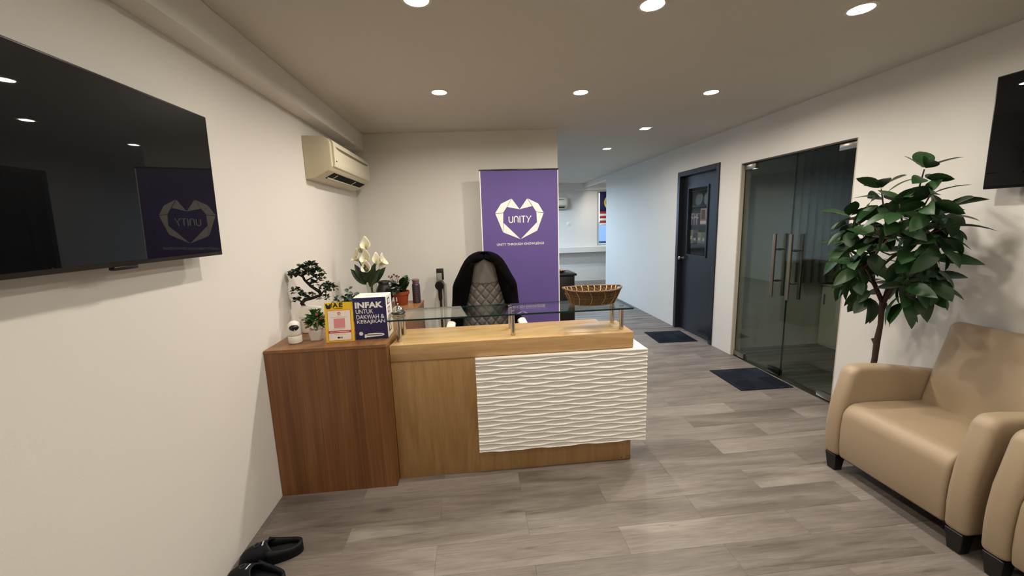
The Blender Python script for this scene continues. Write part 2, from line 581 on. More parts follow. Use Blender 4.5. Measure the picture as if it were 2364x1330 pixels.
# thin painted skirting edge around the glass doors
M_jamb = mat('jamb_paint', '#b9b1a2', 0.5)
M_jamb_dark = mat('jamb_dark', '#3a342d', 0.5)
bm = bmesh.new(); bx(bm, XR + 0.002, XR2, GY1 - 0.012, GY1 - 0.0005, 0, GZ); bx(bm, XR + 0.002, XR2, GY0 + 0.0005, GY0 + 0.012, 0, GZ)
struct('trim_5', bm, M_jamb)
bm = bmesh.new(); bx(bm, XR + 0.002, XR2, GY0 + 0.012, GY1 - 0.012, GZ - 0.012, GZ - 0.0005); struct('trim_6', bm, M_jamb_dark)

# windows
M_alu = mat('window_aluminium', '#b9b7b0', 0.4, metal=0.3)


def window_frame(bm, axis, c0, c1, u0, u1, z0, z1, t, mull=0):
    def b(ua, ub, za, zb):
        if axis == 'x': bx(bm, c0, c1, ua, ub, za, zb)
        else: bx(bm, ua, ub, c0, c1, za, zb)
    b(u0, u1, z0, z0 + t); b(u0, u1, z1 - t, z1); b(u0, u0 + t, z0 + t, z1 - t); b(u1 - t, u1, z0 + t, z1 - t)
    for i in range(mull):
        u = u0 + (u1 - u0) * (i + 1) / (mull + 1)
        b(u - t / 2, u + t / 2, z0 + t, z1 - t)


bm = bmesh.new(); window_frame(bm, 'y', FY + 0.01, FY + 0.07, WX0, WX1, FZ0, FZ1, 0.05, 1)  # second window, unseen, added for bluish daylight on the corridor wall
w1 = struct('window_1', bm, M_alu)
for i in range(2):
    a = WX0 + (WX1 - WX0) * i / 2 + 0.03; b_ = WX0 + (WX1 - WX0) * (i + 1) / 2 - 0.03
    bm = bmesh.new(); bx(bm, a, b_, FY + 0.037, FY + 0.043, FZ0 + 0.04, FZ1 - 0.04); new('pane', bm, M_glass_win, w1)
bm = bmesh.new(); window_frame(bm, 'y', FY + 0.01, FY + 0.07, FX0, FX1, FZ0, FZ1, 0.05, 1)
w2 = struct('window_2', bm, M_alu)
for i in range(2):
    a = FX0 + (FX1 - FX0) * i / 2 + 0.03; b_ = FX0 + (FX1 - FX0) * (i + 1) / 2 - 0.03
    bm = bmesh.new(); bx(bm, a, b_, FY + 0.037, FY + 0.043, FZ0 + 0.04, FZ1 - 0.04); new('pane', bm, M_glass_win, w2)

# flag hung inside the far window
fl = thing('flag', 'dark blue flag with red and white stripes and yellow crescent hung in far window', 'flag', (3.29, FY - 0.012, 1.44))


def cloth(name, material, x0, x1, z0, z1):
    b = bmesh.new()
    rows = []
    for i in range(4):
        z = z0 + (z1 - z0) * i / 3
        rows.append([(x0 + (x1 - x0) * k / 24, -0.012 * math.sin(x0 * 9 + (x1 - x0) * k / 24 * 22) * 0.6, z) for k in range(25)])
    sheet(b, rows)
    thicken(b, 0.002)
    return new(name, b, material, fl, smooth=True)


M_flagblue = mat('flag_blue', '#16164a', 0.7); M_flagred = mat('flag_red', '#a02030', 0.7); M_flagwhite = mat('flag_white', '#e0dcd8', 0.7)
M_flagyel = mat('flag_yellow', '#d8c24a', 0.7)
cloth('canton', M_flagblue, 0, 0.75, 0.345, 0.84)
zz = 0.345
for i in range(6):
    cloth('stripe', M_flagred if i % 2 == 0 else M_flagwhite, 0, 1.2, zz - 0.0585, zz); zz -= 0.0585
bm = bmesh.new()
pts = []
for k in range(17):
    a = math.radians(50 + 260 * k / 16); pts.append((0.26 + 0.15 * math.cos(a), 0.57 + 0.17 * math.sin(a)))
for k in range(17):
    a = math.radians(310 - 260 * k / 16); pts.append((0.278 + 0.126 * math.cos(a), 0.57 + 0.148 * math.sin(a)))
for k in range(16):
    prism(bm, [pts[k], pts[k + 1], pts[32 - k], pts[33 - k]], 'y', -0.0165, -0.0105)
new('crescent', bm, M_flagyel, fl)

# wall socket in the far wall
sk = thing('wall_socket', 'small white wall socket on far wall left of the window', 'socket', (2.47, FY, 1.455))
rbox('plate', M_white, sk, -0.05, 0.05, -0.012, 0, 0, 0.09, 0.003)
rbox('rocker', M_white, sk, -0.02, 0.02, -0.018, -0.0115, 0.025, 0.065, 0.002)

# neighbouring building and yard outside the far windows
nb = thing('neighbour_building', 'blue-grey neighbouring building seen outside the far window below the flag', 'building', (6.0, 19.0, -4.0))
M_nb = mat('render_blue', '#2c343e', 0.8); M_nbroof = mat('roof_grey', '#39424d', 0.7); M_nbwin = mat('dark_pane', '#141a26', 0.2)
rbox('wall', M_nb, nb, -10, 10, 0, 6, 0, 4.6, 0)
b = bmesh.new(); prism(b, [(-0.5, 4.601), (6.5, 4.601), (3, 5.5)], 'x', -10.4, 10.4); new('roof', b, M_nbroof, nb)
for k in range(9):
    w_ = rbox('window', M_alu, nb, -8.6 + 2 * k, -7.4 + 2 * k, -0.04, -0.001, 2.4, 3.9, 0)
    rbox('pane', M_nbwin, w_, -8.52 + 2 * k, -7.48 + 2 * k, -0.06, -0.041, 2.48, 3.82, 0)
bm = bmesh.new(); bx(bm, -30, 40, 10.6, 60, -4.1, -4.0); struct('ground_outside', bm, mat('asphalt', '#30343a', 0.9))

# ------------------------------------------------------------------ downlights
M_lens = mat('lamp_lens', (1, 0.93, 0.82, 1), 0.5, emit=60.0, emit_col=(1.0, 0.9, 0.74, 1))
M_trim = mat('lamp_trim', '#d9d2c4', 0.35)


def downlight(x, y, label, power=1.0, square=False, group='recessed ceiling downlights', col=None):
    t = thing('ceiling_downlight', label, 'ceiling light', (x, y, ZC), 0, group)
    b = bmesh.new()
    n = 4 if square else 28
    prof = [(0.052, -0.001), (0.066, -0.001), (0.066, -0.004), (0.062, -0.007), (0.052, -0.006), (0.049, -0.001)]
    if square:
        prof = [(r * 1.25, z) for r, z in prof]
    lathe(b, prof + [prof[0]], n, cap=False)
    if square:
        bmesh.ops.rotate(b, verts=list(b.verts), cent=(0, 0, 0), matrix=Matrix.Rotation(PI / 4, 3, 'Z'))
    new('trim_ring', b, M_trim, t, smooth=not square, angle=50)
    b = bmesh.new()
    r = 0.062 if square else 0.051
    lathe(b, [(r, -0.0012), (r, -0.0026)], n)
    if square:
        bmesh.ops.rotate(b, verts=list(b.verts), cent=(0, 0, 0), matrix=Matrix.Rotation(PI / 4, 3, 'Z'))
    new('lens', b, M_lens, t)
    l = bpy.data.lights.new('downlight_lamp', 'AREA')
    l.shape = 'DISK'; l.size = 0.09; l.energy = LAMP_W * power; l.color = col or LAMP_COL
    l.spread = math.radians(168)
    lo = bpy.data.objects.new('downlight_lamp', l); lo.location = (0, 0, -0.008); C.objects.link(lo); lo.parent = t
    return t


names = {(0, 0): 'round recessed downlight at the top edge above the reception desk, leftmost of front row',
         (1, 0): 'round recessed downlight, middle one of the front row',
         (2, 0): 'round recessed downlight, rightmost of the front row, above the mats',
         (0, 1): 'round recessed downlight, leftmost of the second row, above the air conditioner side',
         (1, 1): 'round recessed downlight, middle of the second row, above the wall corner',
         (2, 1): 'round recessed downlight, rightmost of the second row, near the right wall'}
for j, y in enumerate((1.868, 3.055)):
    for i, x in enumerate((-0.19, 0.843, 1.86)):
        downlight(x, y, names[(i, j)], 0.95 if j == 0 else 1.55)
downlight(1.852, 4.208, 'small square recessed downlight over the corridor in front of the navy door', 0.8, True)
downlight(1.824, 5.33, 'square recessed downlight further down the corridor beyond the back wall', 0.8, True)
downlight(2.99, 9.2, 'farthest square downlight close to the far window with the flag', 1.6, True)
for j, y in enumerate((0.68, -0.5, -1.7)):  # unseen rows repeating the ceiling grid, added for light from behind
    for i, x in enumerate((-0.19, 0.843, 1.86)):
        downlight(x, y, ('left', 'middle', 'right')[i] + ' downlight of the ' + ('nearest', 'second', 'last')[j] + ' unseen row added behind the viewpoint', 0.32, group='added unseen downlights behind the viewpoint')
# added cool fill lamps, unseen behind the partition, brightening far wall and corridor
for x, y, w_ in ((1.65, 9.0, 'near the distant air conditioner'), (0.9, 9.0, 'in front of the back office window'), (1.1, 7.7, 'in the middle of the back office'), (0.1, 7.7, 'on the left side of the back office'), (0.85, 6.4, 'above the black cabinet area')):
    downlight(x, y, 'added unseen cool white fill light ' + w_ + ' behind the partition', 2.3, True, 'added back office fill lights', (0.58, 0.78, 1.0))

# ------------------------------------------------------------------ reception desk
DX0, DX1, DF = -0.516, 0.966, 2.300
desk = thing('reception_desk', 'maple reception desk with white wavy front panel and glass shelf on steel posts', 'desk', (0.225, 2.5, 0))
rbox('front_panel', M_maple, desk, DX0 + 0.001, 0.961, DF + 0.003, DF + 0.04, 0.0, 0.755, 0.002, world=True)
rbox('side_panel', M_maple, desk, 0.925, 0.961, DF + 0.041, 2.60, 0.0, 0.755, 0.002, world=True)
bm = bmesh.new()
prism(bm, [(DX0 + 0.001, DF), (DX1, DF), (DX1, 2.60), (0.84, 2.60), (0.84, 2.67), (DX0 + 0.043, 2.67)], 'z', 0.7565, 0.857)
bevel(bm, 0.0025, 2)
new('counter_top', bm, M_maple_h, desk, smooth=True, angle=35, world=True)
# lower working top on the inner side
rbox('work_top', M_maple_h, desk, -0.44, 0.92, 2.605, 2.95, 0.70, 0.725, 0.003, world=True)
rbox('inner_leg', M_maple, desk, 0.89, 0.92, 2.61, 2.94, 0.0, 0.699, 0.002, world=True)
# wave panel: carved ridges, real relief
PX0, PX1, PZ0, PZ1, PYB = -0.018, 1.046, 0.148, 0.752, DF
bm = bmesh.new()
NR = 24.0
nu, nv = 110, 460
pitch = (PZ1 - PZ0) / NR
rows = []


def wave_h(u, z):
    # neighbouring ridge lines swing in opposite phase, leaving lens-shaped hollows between them
    s = z - PZ0
    if z > PZ1 - 0.007:
        return 0.0095
    def line(k):
        return k * pitch + 0.0068 * math.sin(2 * PI * u / 0.305 + (k % 2) * PI + 0.6)
    k = math.floor(s / pitch) - 2
    ls = [line(k + i) for i in range(6)]
    for i in range(5):
        if ls[i] <= s < ls[i + 1]:
            w = ls[i + 1] - ls[i]
            t = s - ls[i]
            wf = min(0.017, w * 0.74); wr = min(0.0045, w * 0.24)
            if t < wf:                        # rounded upper side of the ridge below
                return 0.0095 * (0.5 + 0.5 * math.cos(PI * (t / wf)))
            if t > w - wr:                    # steep underside of the ridge above
                return 0.0095 * (0.5 - 0.5 * math.cos(PI * ((t - w + wr) / wr)))
            return 0.0
    return 0.0


depth_face = DF - 0.026
for j in range(nv + 1):
    z = PZ0 + (PZ1 - PZ0) * j / nv
    r = []
    for i in range(nu + 1):
        u = PX0 + (PX1 - PX0) * i / nu
        r.append((u, depth_face - wave_h(u - PX0, z), z))
    rows.append(r)
V = sheet(bm, rows)
B0 = [bm.verts.new((PX0, DF + 0.0, z)) for z in (PZ0, PZ1)]
B1 = [bm.verts.new((PX1, DF + 0.0, z)) for z in (PZ0, PZ1)]
bm.faces.new([B0[0]] + [V[j][0] for j in range(nv + 1)] + [B0[1]])
bm.faces.new([B1[0]] + [V[j][nu] for j in range(nv + 1)] + [B1[1]])
bm.faces.new([V[nv][i] for i in range(nu + 1)] + [B1[1], B0[1]])
bm.faces.new([V[0][i] for i in range(nu + 1)] + [B1[0], B0[0]])
bm.faces.new([B0[0], B0[1], B1[1], B1[0]])
bmesh.ops.translate(bm, verts=list(bm.verts), vec=(0, 0.0015, 0))
wp = new('wave_panel', bm, M_wave, desk, smooth=True, angle=50, world=True)
rbox('panel_cap', M_wave, wp, 0.9665, PX1, DF + 0.002, DF + 0.30, 0.70, 0.752, 0.002, world=True)
M_scuff = mat('scuff_dark', '#2a1a0d', 0.9)
for x, z, w_, h_ in ((0.955, 0.022, 0.008, 0.006), (0.94, 0.024, 0.01, 0.003), (0.90, 0.012, 0.012, 0.006), (0.955, 0.004, 0.010, 0.005), (0.93, 0.004, 0.016, 0.004), (0.84, 0.006, 0.01, 0.004)):
    bm = bmesh.new()
    prism(bm, [(x + w_ / 2 * math.cos(2 * PI * k / 7) * random.uniform(0.6, 1), z + h_ / 2 * math.sin(2 * PI * k / 7) * random.uniform(0.6, 1)) for k in range(7)], 'y', DF + 0.0024, DF + 0.0031)
    new('scuff', bm, M_scuff, desk, world=True)
# glass shelf
bm = bmesh.new()
bx(bm, -0.521, 0.966, 2.305, 2.62, 0.999, 1.009)
bmesh.ops.recalc_face_normals(bm, faces=list(bm.faces))
for f in bm.faces:
    f.material_index = 0 if abs(f.normal.z) > 0.5 else 1
gs = new('glass_shelf', bm, [M_glass_shelf, M_glass_edge], desk, world=True)
for x in (-0.468, 0.222, 0.915):
    for y in (2.375, 2.545):
        bm = bmesh.new(); lathe(bm, [(0.0135, 0.8572), (0.0135, 0.9988)], 20, (x, y, 0))
        p_ = new('standoff', bm, M_chrome, desk, smooth=True, angle=40, world=True)
        bm = bmesh.new(); lathe(bm, [(0.0125, 1.0092), (0.0125, 1.0125), (0.0105, 1.0145)], 20, (x, y, 0))
        new('cap', bm, M_chrome, p_, smooth=True, angle=40, world=True)

# ------------------------------------------------------------------ side cabinet
sc_ = thing('side_cabinet', 'brown wood veneer cabinet against left wall, joined to the reception desk', 'cabinet', (-0.85, 2.9, 0))
seg = [XL + 0.003, XL + 0.075, XL + 0.15, XL + 0.27, XL + 0.345, XL + 0.43, XL + 0.505, XL + 0.585, -0.518]
for a, b_ in zip(seg[:-1], seg[1:]):
    rbox('veneer_strip', M_dark, sc_, a + 0.0002, b_ - 0.0002, 2.236, 2.254, 0.0, 0.868, 0.0005, 1, world=True)
bm = bmesh.new()
prism(bm, [(XL + 0.003, 2.255), (-0.519, 2.255), (-0.466, 3.575), (XL + 0.003, 3.575)], 'z', 0, 0.868)
new('body', bm, M_dark, sc_, world=True)
bm = bmesh.new()
prism(bm, [(XL + 0.003, 2.234), (-0.5175, 2.234), (-0.462, 3.58), (XL + 0.003, 3.58)], 'z', 0.8685, 0.888)
bevel(bm, 0.0015, 1)
new('top', bm, M_dark_top, sc_, world=True)
ZT = 0.888

# ------------------------------------------------------------------ televisions
def television(label, loc, rz):
    """screen faces local -y; back of bracket on the wall at y = 0; root at the lower middle"""
    t = thing('television', label, 'television', loc, rz, 'wall televisions')
    W_, H_ = 0.97, 0.567
    tilt = Matrix.Rotation(math.radians(1.2), 4, 'X')
    def put(o): o.data.transform(Matrix.Translation((0, -0.085, 0)) @ tilt)
    put(rbox('bezel', M_bezel, t, -W_ / 2, W_ / 2, -0.012, 0.014, 0, H_, 0.003))
    put(rbox('screen', M_screen, t, -W_ / 2 + 0.006, W_ / 2 - 0.006, -0.0135, -0.0118, 0.014, H_ - 0.006, 0.0006, 1))
    put(rbox('back_housing', M_black, t, -W_ / 2 + 0.06, W_ / 2 - 0.06, 0.0145, 0.042, 0.03, H_ * 0.62, 0.01))
    put(rbox('sensor', M_bezel, t, -0.045, 0.045, -0.009, 0.008, -0.012, 0.001, 0.003))
    rbox('wall_bracket', M_black, t, -0.16, 0.16, -0.045, -0.001, 0.1, 0.36, 0.004)
    return t


television('large black wall television on the left wall beside the air conditioner', (XL, 1.845 - 0.485, 1.447), PI / 2)
television('black wall television on the right wall above the armchairs', (XR, 1.935 - 0.485, 1.645), -PI / 2)


# ------------------------------------------------------------------ air conditioners
def aircon(label, loc, rz, length):
    t = thing('air_conditioner', label, 'air conditioner', loc, rz, 'split air conditioners')
    L2 = length / 2
    # profile: distance from the wall is -y
    prof = [(0, 0), (-0.07, 0.012), (-0.165, 0.062), (-0.19, 0.09), (-0.19, 0.262), (-0.175, 0.285), (-0.12, 0.303), (0, 0.306)]
    b = bmesh.new(); prism(b, prof, 'x', -L2, L2); bevel(b, 0.006, 2)
    body = new('body', b, M_acbody, t, smooth=True, angle=40)
    # front panel stands a little proud between the end caps
    fp = [(-0.19, 0.088), (-0.201, 0.094), (-0.205, 0.12), (-0.205, 0.255), (-0.196, 0.277), (-0.17, 0.294), (-0.17, 0.28), (-0.185, 0.26)]
    b = bmesh.new(); prism(b, fp, 'x', -L2 + 0.035, L2 - 0.035); bevel(b, 0.002, 1)
    pan = new('front_panel', b, M_acpanel, t, smooth=True, angle=40)
    b = bmesh.new()
    n = 20; up_, lo_ = [], []
    for k in range(n + 1):
        u = -1 + 2 * k / n
        up_.append((u * (L2 - 0.07), 0.238)); lo_.append((u * (L2 - 0.07), 0.238 - 0.02 * (1 - u ** 6) ** 0.5))
    prism(b, up_ + lo_[::-1][1:-1], 'y', -0.2062, -0.2045)
    new('intake_slot', b, mat('slot_grey', '#6e6553', 0.6), pan)
    b = bmesh.new(); bx(b, -L2 + 0.06, -L2 + 0.085, -0.2062, -0.2045, 0.128, 0.137)
    new('badge', b, mat('badge_dark', '#3a3328', 0.5), pan)
    # outlet on the sloping underside
    n0 = Vector((0, -0.165 + 0.07, 0.062 - 0.012)).normalized()
    nn = Vector((0, n0.z, -n0.y))
    if nn.z > 0: nn = -nn
    base = Vector((0, -0.07, 0.012))
    def slope_box(name, material, x0, x1, s0, s1, d0, d1, par=t, rr=0.0):
        b = bmesh.new(); vs = bx(b, x0, x1, s0, s1, d0, d1)
        for v in b.verts:
            v.co = base + Vector((v.co.x, 0, 0)) + n0 * v.co.y + nn * v.co.z
        return new(name, b, material, par)
    slope_box('outlet', M_black_matte, -L2 + 0.13, L2 - 0.07, 0.025, 0.102, -0.001, 0.0012)
    slope_box('louvre', M_acpanel, -L2 + 0.14, L2 - 0.08, 0.036, 0.042, 0.001, 0.012)
    slope_box('louvre', M_acpanel, -L2 + 0.24, -L2 + 0.244, 0.04, 0.09, 0.001, 0.006)
    slope_box('louvre', M_acpanel, L2 - 0.36, L2 - 0.356, 0.04, 0.09, 0.001, 0.006)
    return t


aircon('cream split air conditioner high on left wall in the corner', (XL, 3.635, 1.904), PI / 2, 1.08)
aircon('distant white air conditioner on the far wall beyond the banner', (1.99, FY, 1.87), 0, 0.85)

# ------------------------------------------------------------------ roll-up banner
ban = thing('roll_up_banner', 'purple roll-up banner with white heart logo against the back wall', 'banner', (0.488, 4.08, 0))
BYF = 4.05
bm = bmesh.new()
rows = []
for j in range(13):
    z = 0.09 + (2.068 - 0.09) * j / 12
    rows.append([(0.103 + (0.876 - 0.103) * i / 12, BYF, z) for i in range(13)])
sheet(bm, rows); thicken(bm, 0.0015)
cl = new('fabric', bm, M_purple, ban, world=True)
bm = bmesh.new(); bx(bm, 0.094, 0.105, BYF + 0.0003, BYF + 0.0012, 0.09, 2.066); bx(bm, 0.8755, 0.885, BYF + 0.0003, BYF + 0.0012, 0.09, 2.066)
new('white_edge', bm, M_print, ban, world=True)
rbox('top_rail', M_black, ban, 0.088, 0.888, BYF - 0.006, BYF + 0.012, 2.064, 2.078, 0.003, world=True)
rbox('base', M_steel, ban, 0.085, 0.89, BYF - 0.05, BYF + 0.09, 0.0, 0.09, 0.012, 3, world=True)
bm = bmesh.new(); tube(bm, [(0.488, BYF + 0.02, 0.09), (0.488, BYF + 0.02, 2.07)], 0.008, 10)
new('support_pole', bm, M_steel, ban, world=True, smooth=True, angle=40)
HEART = [[(0.407, 1.789), (0.485, 1.683), (0.359, 1.709)], [(0.402, 1.789), (0.297, 1.742), (0.236, 1.65), (0.317, 1.654), (0.357, 1.712)], [(0.238, 1.644), (0.318, 1.65), (0.309, 1.461)], [(0.318, 1.552), (0.485, 1.384), (0.312, 1.457)], [(0.563, 1.788), (0.611, 1.712), (0.485, 1.683)], [(0.569, 1.788), (0.676, 1.735), (0.729, 1.644), (0.653, 1.656), (0.617, 1.714)], [(0.655, 1.65), (0.729, 1.639), (0.663, 1.473)], [(0.657, 1.548), (0.663, 1.467), (0.488, 1.384)]]
ly = BYF - 0.0016
for f in HEART:
    bm = bmesh.new(); flat_poly(bm, f, ly, 0.001)
    new('heart_facet', bm, M_print, ban, world=True)


def letter_strokes(pts_list, w, name):
    b = bmesh.new()
    for pts in pts_list:
        stroke(b, pts, w, ly, 0.001)
    return new(name, b, M_print, ban, world=True)


zt_, zb_ = 1.614, 1.553


def u_shape(x0, x1, flip=False):
    r = (x1 - x0) / 2; cx = (x0 + x1) / 2
    pts = [(x0, zt_), (x0, zb_ + r)] + [(cx - r * math.cos(PI * k / 8), zb_ + r - r * math.sin(PI * k / 8)) for k in range(1, 8)] + [(x1, zb_ + r), (x1, zt_)]
    if flip:
        pts = [(x, zt_ + zb_ - z) for x, z in pts]
    return pts


letter_strokes([u_shape(0.374, 0.412)], 0.009, 'letter')
letter_strokes([u_shape(0.428, 0.466, True)], 0.009, 'letter')
letter_strokes([[(0.485, zt_ + .004), (0.485, zb_ - .004)]], 0.009, 'letter')
letter_strokes([[(0.499, zt_), (0.541, zt_)], [(0.520, zt_), (0.520, zb_ - .004)]], 0.009, 'letter')
letter_strokes([[(0.551, zt_ + .003), (0.575, 1.582), (0.600, zt_ + .003)], [(0.576, 1.584), (0.564, zb_ - .004)]], 0.009, 'letter')
put_text('slogan', 'UNITY THROUGH KNOWLEDGE', M_print, ban, 0.242 - 0.488, 0.728 - 0.488, 1.324, 1.348, ly - 4.08, 0.004, 0.98)


# ------------------------------------------------------------------ office chair with jacket
ch = thing('office_chair', 'grey quilted leather office chair behind the reception desk', 'chair', (0.085, 3.28, 0))
M_gl = mat('grey_leather', '#5a5653', 0.42, spec=0.4, bump=0.1, bscale=350)
M_thread = mat('quilt_thread', '#2c2926', 0.6)


def back_half(z):
    t = (z - 0.5) / 0.75
    return 0.235 - 0.115 * max(0, min(1, t)) ** 1.5


bm = bmesh.new()
nz, nx = 130, 80
front, rear = [], []
for j in range(nz + 1):
    z = 0.50 + 0.77 * j / nz
    hw = back_half(z)
    if z > 1.24:
        hw *= math.sqrt(max(0.03, 1 - ((z - 1.24) / 0.035) ** 2 * 0.5))
    lean = 0.09 * ((z - 0.5) / 0.77)
    rf, rr_ = [], []
    for i in range(nx + 1):
        u = -1 + 2 * i / nx
        x = u * hw
        edge = math.sqrt(max(0.0, 1 - abs(u) ** 6))
        y = lean - 0.045 * edge + 0.03 * (u * u)
        if z < 1.075 - 0.02 * (1 - u * u):
            a = (x + z * 0.85) / 0.078; b_ = (x - z * 0.85) / 0.078
            da = abs(a - round(a)); db = abs(b_ - round(b_))
            puff = min(1, min(da, db) / 0.2) ** 0.6
            y -= 0.010 * puff * edge
        else:
            y -= 0.014 * edge
        rf.append((x, y, z)); rr_.append((x, lean + 0.05 * edge + 0.03 * u * u + 0.001, z))
    front.append(rf); rear.append(rr_)
A = sheet(bm, front); B = sheet(bm, rear)
for j in range(nz):
    bm.faces.new((A[j][0], A[j + 1][0], B[j + 1][0], B[j][0])); bm.faces.new((A[j][nx], B[j][nx], B[j + 1][nx], A[j + 1][nx]))
bm.faces.new(A[nz] + B[nz][::-1]); bm.faces.new(A[0] + B[0][::-1])
new('backrest', bm, M_gl, ch, smooth=True, angle=60)
bm = bmesh.new(); bx(bm, -0.25, 0.25, -0.46, 0.04, 0.42, 0.52); bevel(bm, 0.04, 4)
new('seat', bm, M_gl, ch, smooth=True)
for s in (-1, 1):
    bm = bmesh.new(); bx(bm, s * 0.29 - 0.035, s * 0.29 + 0.035, -0.30, -0.03, 0.725, 0.76); bevel(bm, 0.014, 3)
    a_ = new('armrest', bm, M_white, ch, smooth=True)
    bm = bmesh.new(); tube(bm, [(s * 0.29, -0.15, 0.73), (s * 0.29, -0.15, 0.5), (s * 0.2, -0.15, 0.43)], 0.016, 8)
    new('bracket', bm, M_black, a_, smooth=True)
bm = bmesh.new(); tube(bm, [(0, -0.2, 0.43), (0, -0.2, 0.08)], [0.035, 0.025], 12); new('column', bm, M_black, ch, smooth=True, angle=40)
for k in range(5):
    a = 2 * PI * k / 5 + 0.3
    d = Vector((math.cos(a), math.sin(a), 0)); c0 = Vector((0, -0.2, 0.09))
    bm = bmesh.new(); tube(bm, [c0, c0 + d * 0.27 + Vector((0, 0, -0.02))], [0.026, 0.016], 8)
    f_ = new('foot', bm, M_black, ch, smooth=True, angle=40)
    bm = bmesh.new(); w0 = c0 + d * 0.27; w0.z = 0.025; sd = Vector((-d.y, d.x, 0))
    tube(bm, [w0 - sd * 0.02, w0 + sd * 0.02], 0.025, 12); new('caster', bm, M_black, f_, smooth=True, angle=40)

jk = thing('jacket', 'black suit jacket draped over the grey office chair', 'jacket', (0.085, 3.28, 0.55))
M_jk = mat('black_wool', '#040405', 0.95, spec=0.05, bump=0.2, bscale=300)


def outer_w(z):
    pts = [(0.55, 0.32), (0.74, 0.30), (0.90, 0.278), (1.03, 0.268), (1.07, 0.255), (1.13, 0.222), (1.19, 0.192), (1.25, 0.156), (1.285, 0.118), (1.305, 0.075), (1.312, 0.04)]
    for (a, b_), (c_, d_) in zip(pts[:-1], pts[1:]):
        if a <= z <= c_:
            return b_ + (d_ - b_) * (z - a) / (c_ - a)
    return pts[-1][1]


def inner_w(z):
    pts = [(0.55, 0.235), (0.72, 0.21), (0.90, 0.160), (1.07, 0.115), (1.20, 0.09), (1.238, 0.08), (1.246, 0.0)]
    for (a, b_), (c_, d_) in zip(pts[:-1], pts[1:]):
        if a <= z <= c_:
            return b_ + (d_ - b_) * (z - a) / (c_ - a)
    return 0.0


bm = bmesh.new()
rows = []
zs = [0.55 + 0.71 * j / 40 for j in range(41)] + [1.27, 1.28, 1.29, 1.30, 1.308, 1.312]
for z in zs:
    ow, iw = outer_w(z), inner_w(z)
    lean = 0.09 * ((z - 0.5) / 0.77)
    top = max(0, (z - 1.25) / 0.062)
    yf = lean - 0.085 + 0.06 * top ** 2
    yb = lean + 0.095 - 0.06 * top ** 2
    r = []
    for k in range(9):                      # front left, opening edge to shoulder
        u = k / 8
        x = -(iw + (ow - iw) * u)
        fold = 0.008 * math.sin(u * 9 + z * 14) * (1 - abs(2 * u - 1)) + 0.006 * math.sin(z * 25 + u * 4)
        yy = yf - 0.028 * math.sin(PI * min(1, u * 1.05)) + 0.075 * u ** 5 + fold + 0.02 * (1 - u) ** 3
        r.append((x, yy - z * 0 - 0.55 * 0, z - 0.55))
    for k in range(1, 14):                  # round the back
        a = PI * k / 14
        ym = (r[8][1])
        r.append((-ow * math.cos(a), ym + (yb - ym) * math.sin(a) ** 0.7, z - 0.55))
    for k in range(8, -1, -1):
        x_, y_, zz_ = r[k]
        u = k / 8
        r.append((-x_, y_ + 0.008 * math.sin(z * 19 + u * 5), zz_))
    rows.append(r)
V = sheet(bm, rows)
n_ = len(V[-1])
for i in range(n_ // 2 - 1):
    bm.faces.new((V[-1][i], V[-1][i + 1], V[-1][n_ - 2 - i], V[-1][n_ - 1 - i]))
# close the front above the opening
bmesh.ops.remove_doubles(bm, verts=list(bm.verts), dist=0.0004)
jo = new('jacket_body', bm, M_jk, jk, smooth=True)
md = jo.modifiers.new('thick', 'SOLIDIFY'); md.thickness = 0.008; md.offset = 0
# lapels
for s in (-1, 1):
    bm = bmesh.new()
    rows = []
    for j in range(13):
        z = 0.86 + 0.375 * j / 12
        iw = inner_w(z); lean = 0.09 * ((z - 0.5) / 0.77); w = 0.065 * math.sin(PI * (0.08 + 0.8 * j / 12)) + 0.01
        if j in (8,): w *= 0.7
        top = max(0, (z - 1.25) / 0.062)
        rows.append([(s * (iw - 0.004 + w * k / 3), lean - 0.085 - 0.014 - 0.018 * math.sin(PI * (k + 1) / 5) + 0.02 * (1 - k / 3) ** 2, z - 0.55) for k in range(4)])
    sheet(bm, rows)
    lp = new('lapel', bm, M_jk, jk, smooth=True)
    md = lp.modifiers.new('thick', 'SOLIDIFY'); md.thickness = 0.005
for z in (0.80,):
    bm = bmesh.new(); lathe(bm, [(0.009, 0), (0.009, 0.004)], 12)
    bm.transform(Matrix.Translation((0.222, -0.115 + 0.09 * (z - 0.5) / 0.77, z - 0.55)) @ Matrix.Rotation(PI / 2, 4, 'X'))
    new('button', bm, M_black, jk)


# ------------------------------------------------------------------ cordless vacuum on its wall dock
vc = thing('handheld_vacuum', 'dark cordless stick vacuum standing in its dock against back wall', 'vacuum', (-0.362, 4.2, 0))
M_vdark = mat('vacuum_dark', '#1c1a1a', 0.3); M_vbrown = mat('vacuum_brown', '#2a1a16', 0.35); M_vgrey = mat('vacuum_grey', '#8d8a86', 0.35)
rbox('dock', M_vdark, vc, -0.034, 0.04, -0.01, 0.03, 0.98, 1.10, 0.004)
rbox('battery', M_vgrey, vc, -0.028, 0.022, -0.045, -0.011, 0.965, 1.055, 0.006)
bm = bmesh.new(); tube(bm, [(0, -0.12, 0.935), (0, -0.02, 0.935)], [0.046, 0.05], 24); new('motor', bm, M_vdark, vc, smooth=True, angle=40)
bm = bmesh.new(); tube(bm, [(0, -0.124, 0.935), (0, -0.1205, 0.935)], [0.04, 0.043], 24); new('filter_cap', bm, M_black, vc, smooth=True, angle=40)
bm = bmesh.new(); tube(bm, [(0, -0.08, 0.91), (0.0, -0.085, 0.80), (0, -0.085, 0.775)], [0.024, 0.022, 0.016], 14); new('handle', bm, M_vbrown, vc, smooth=True, angle=40)
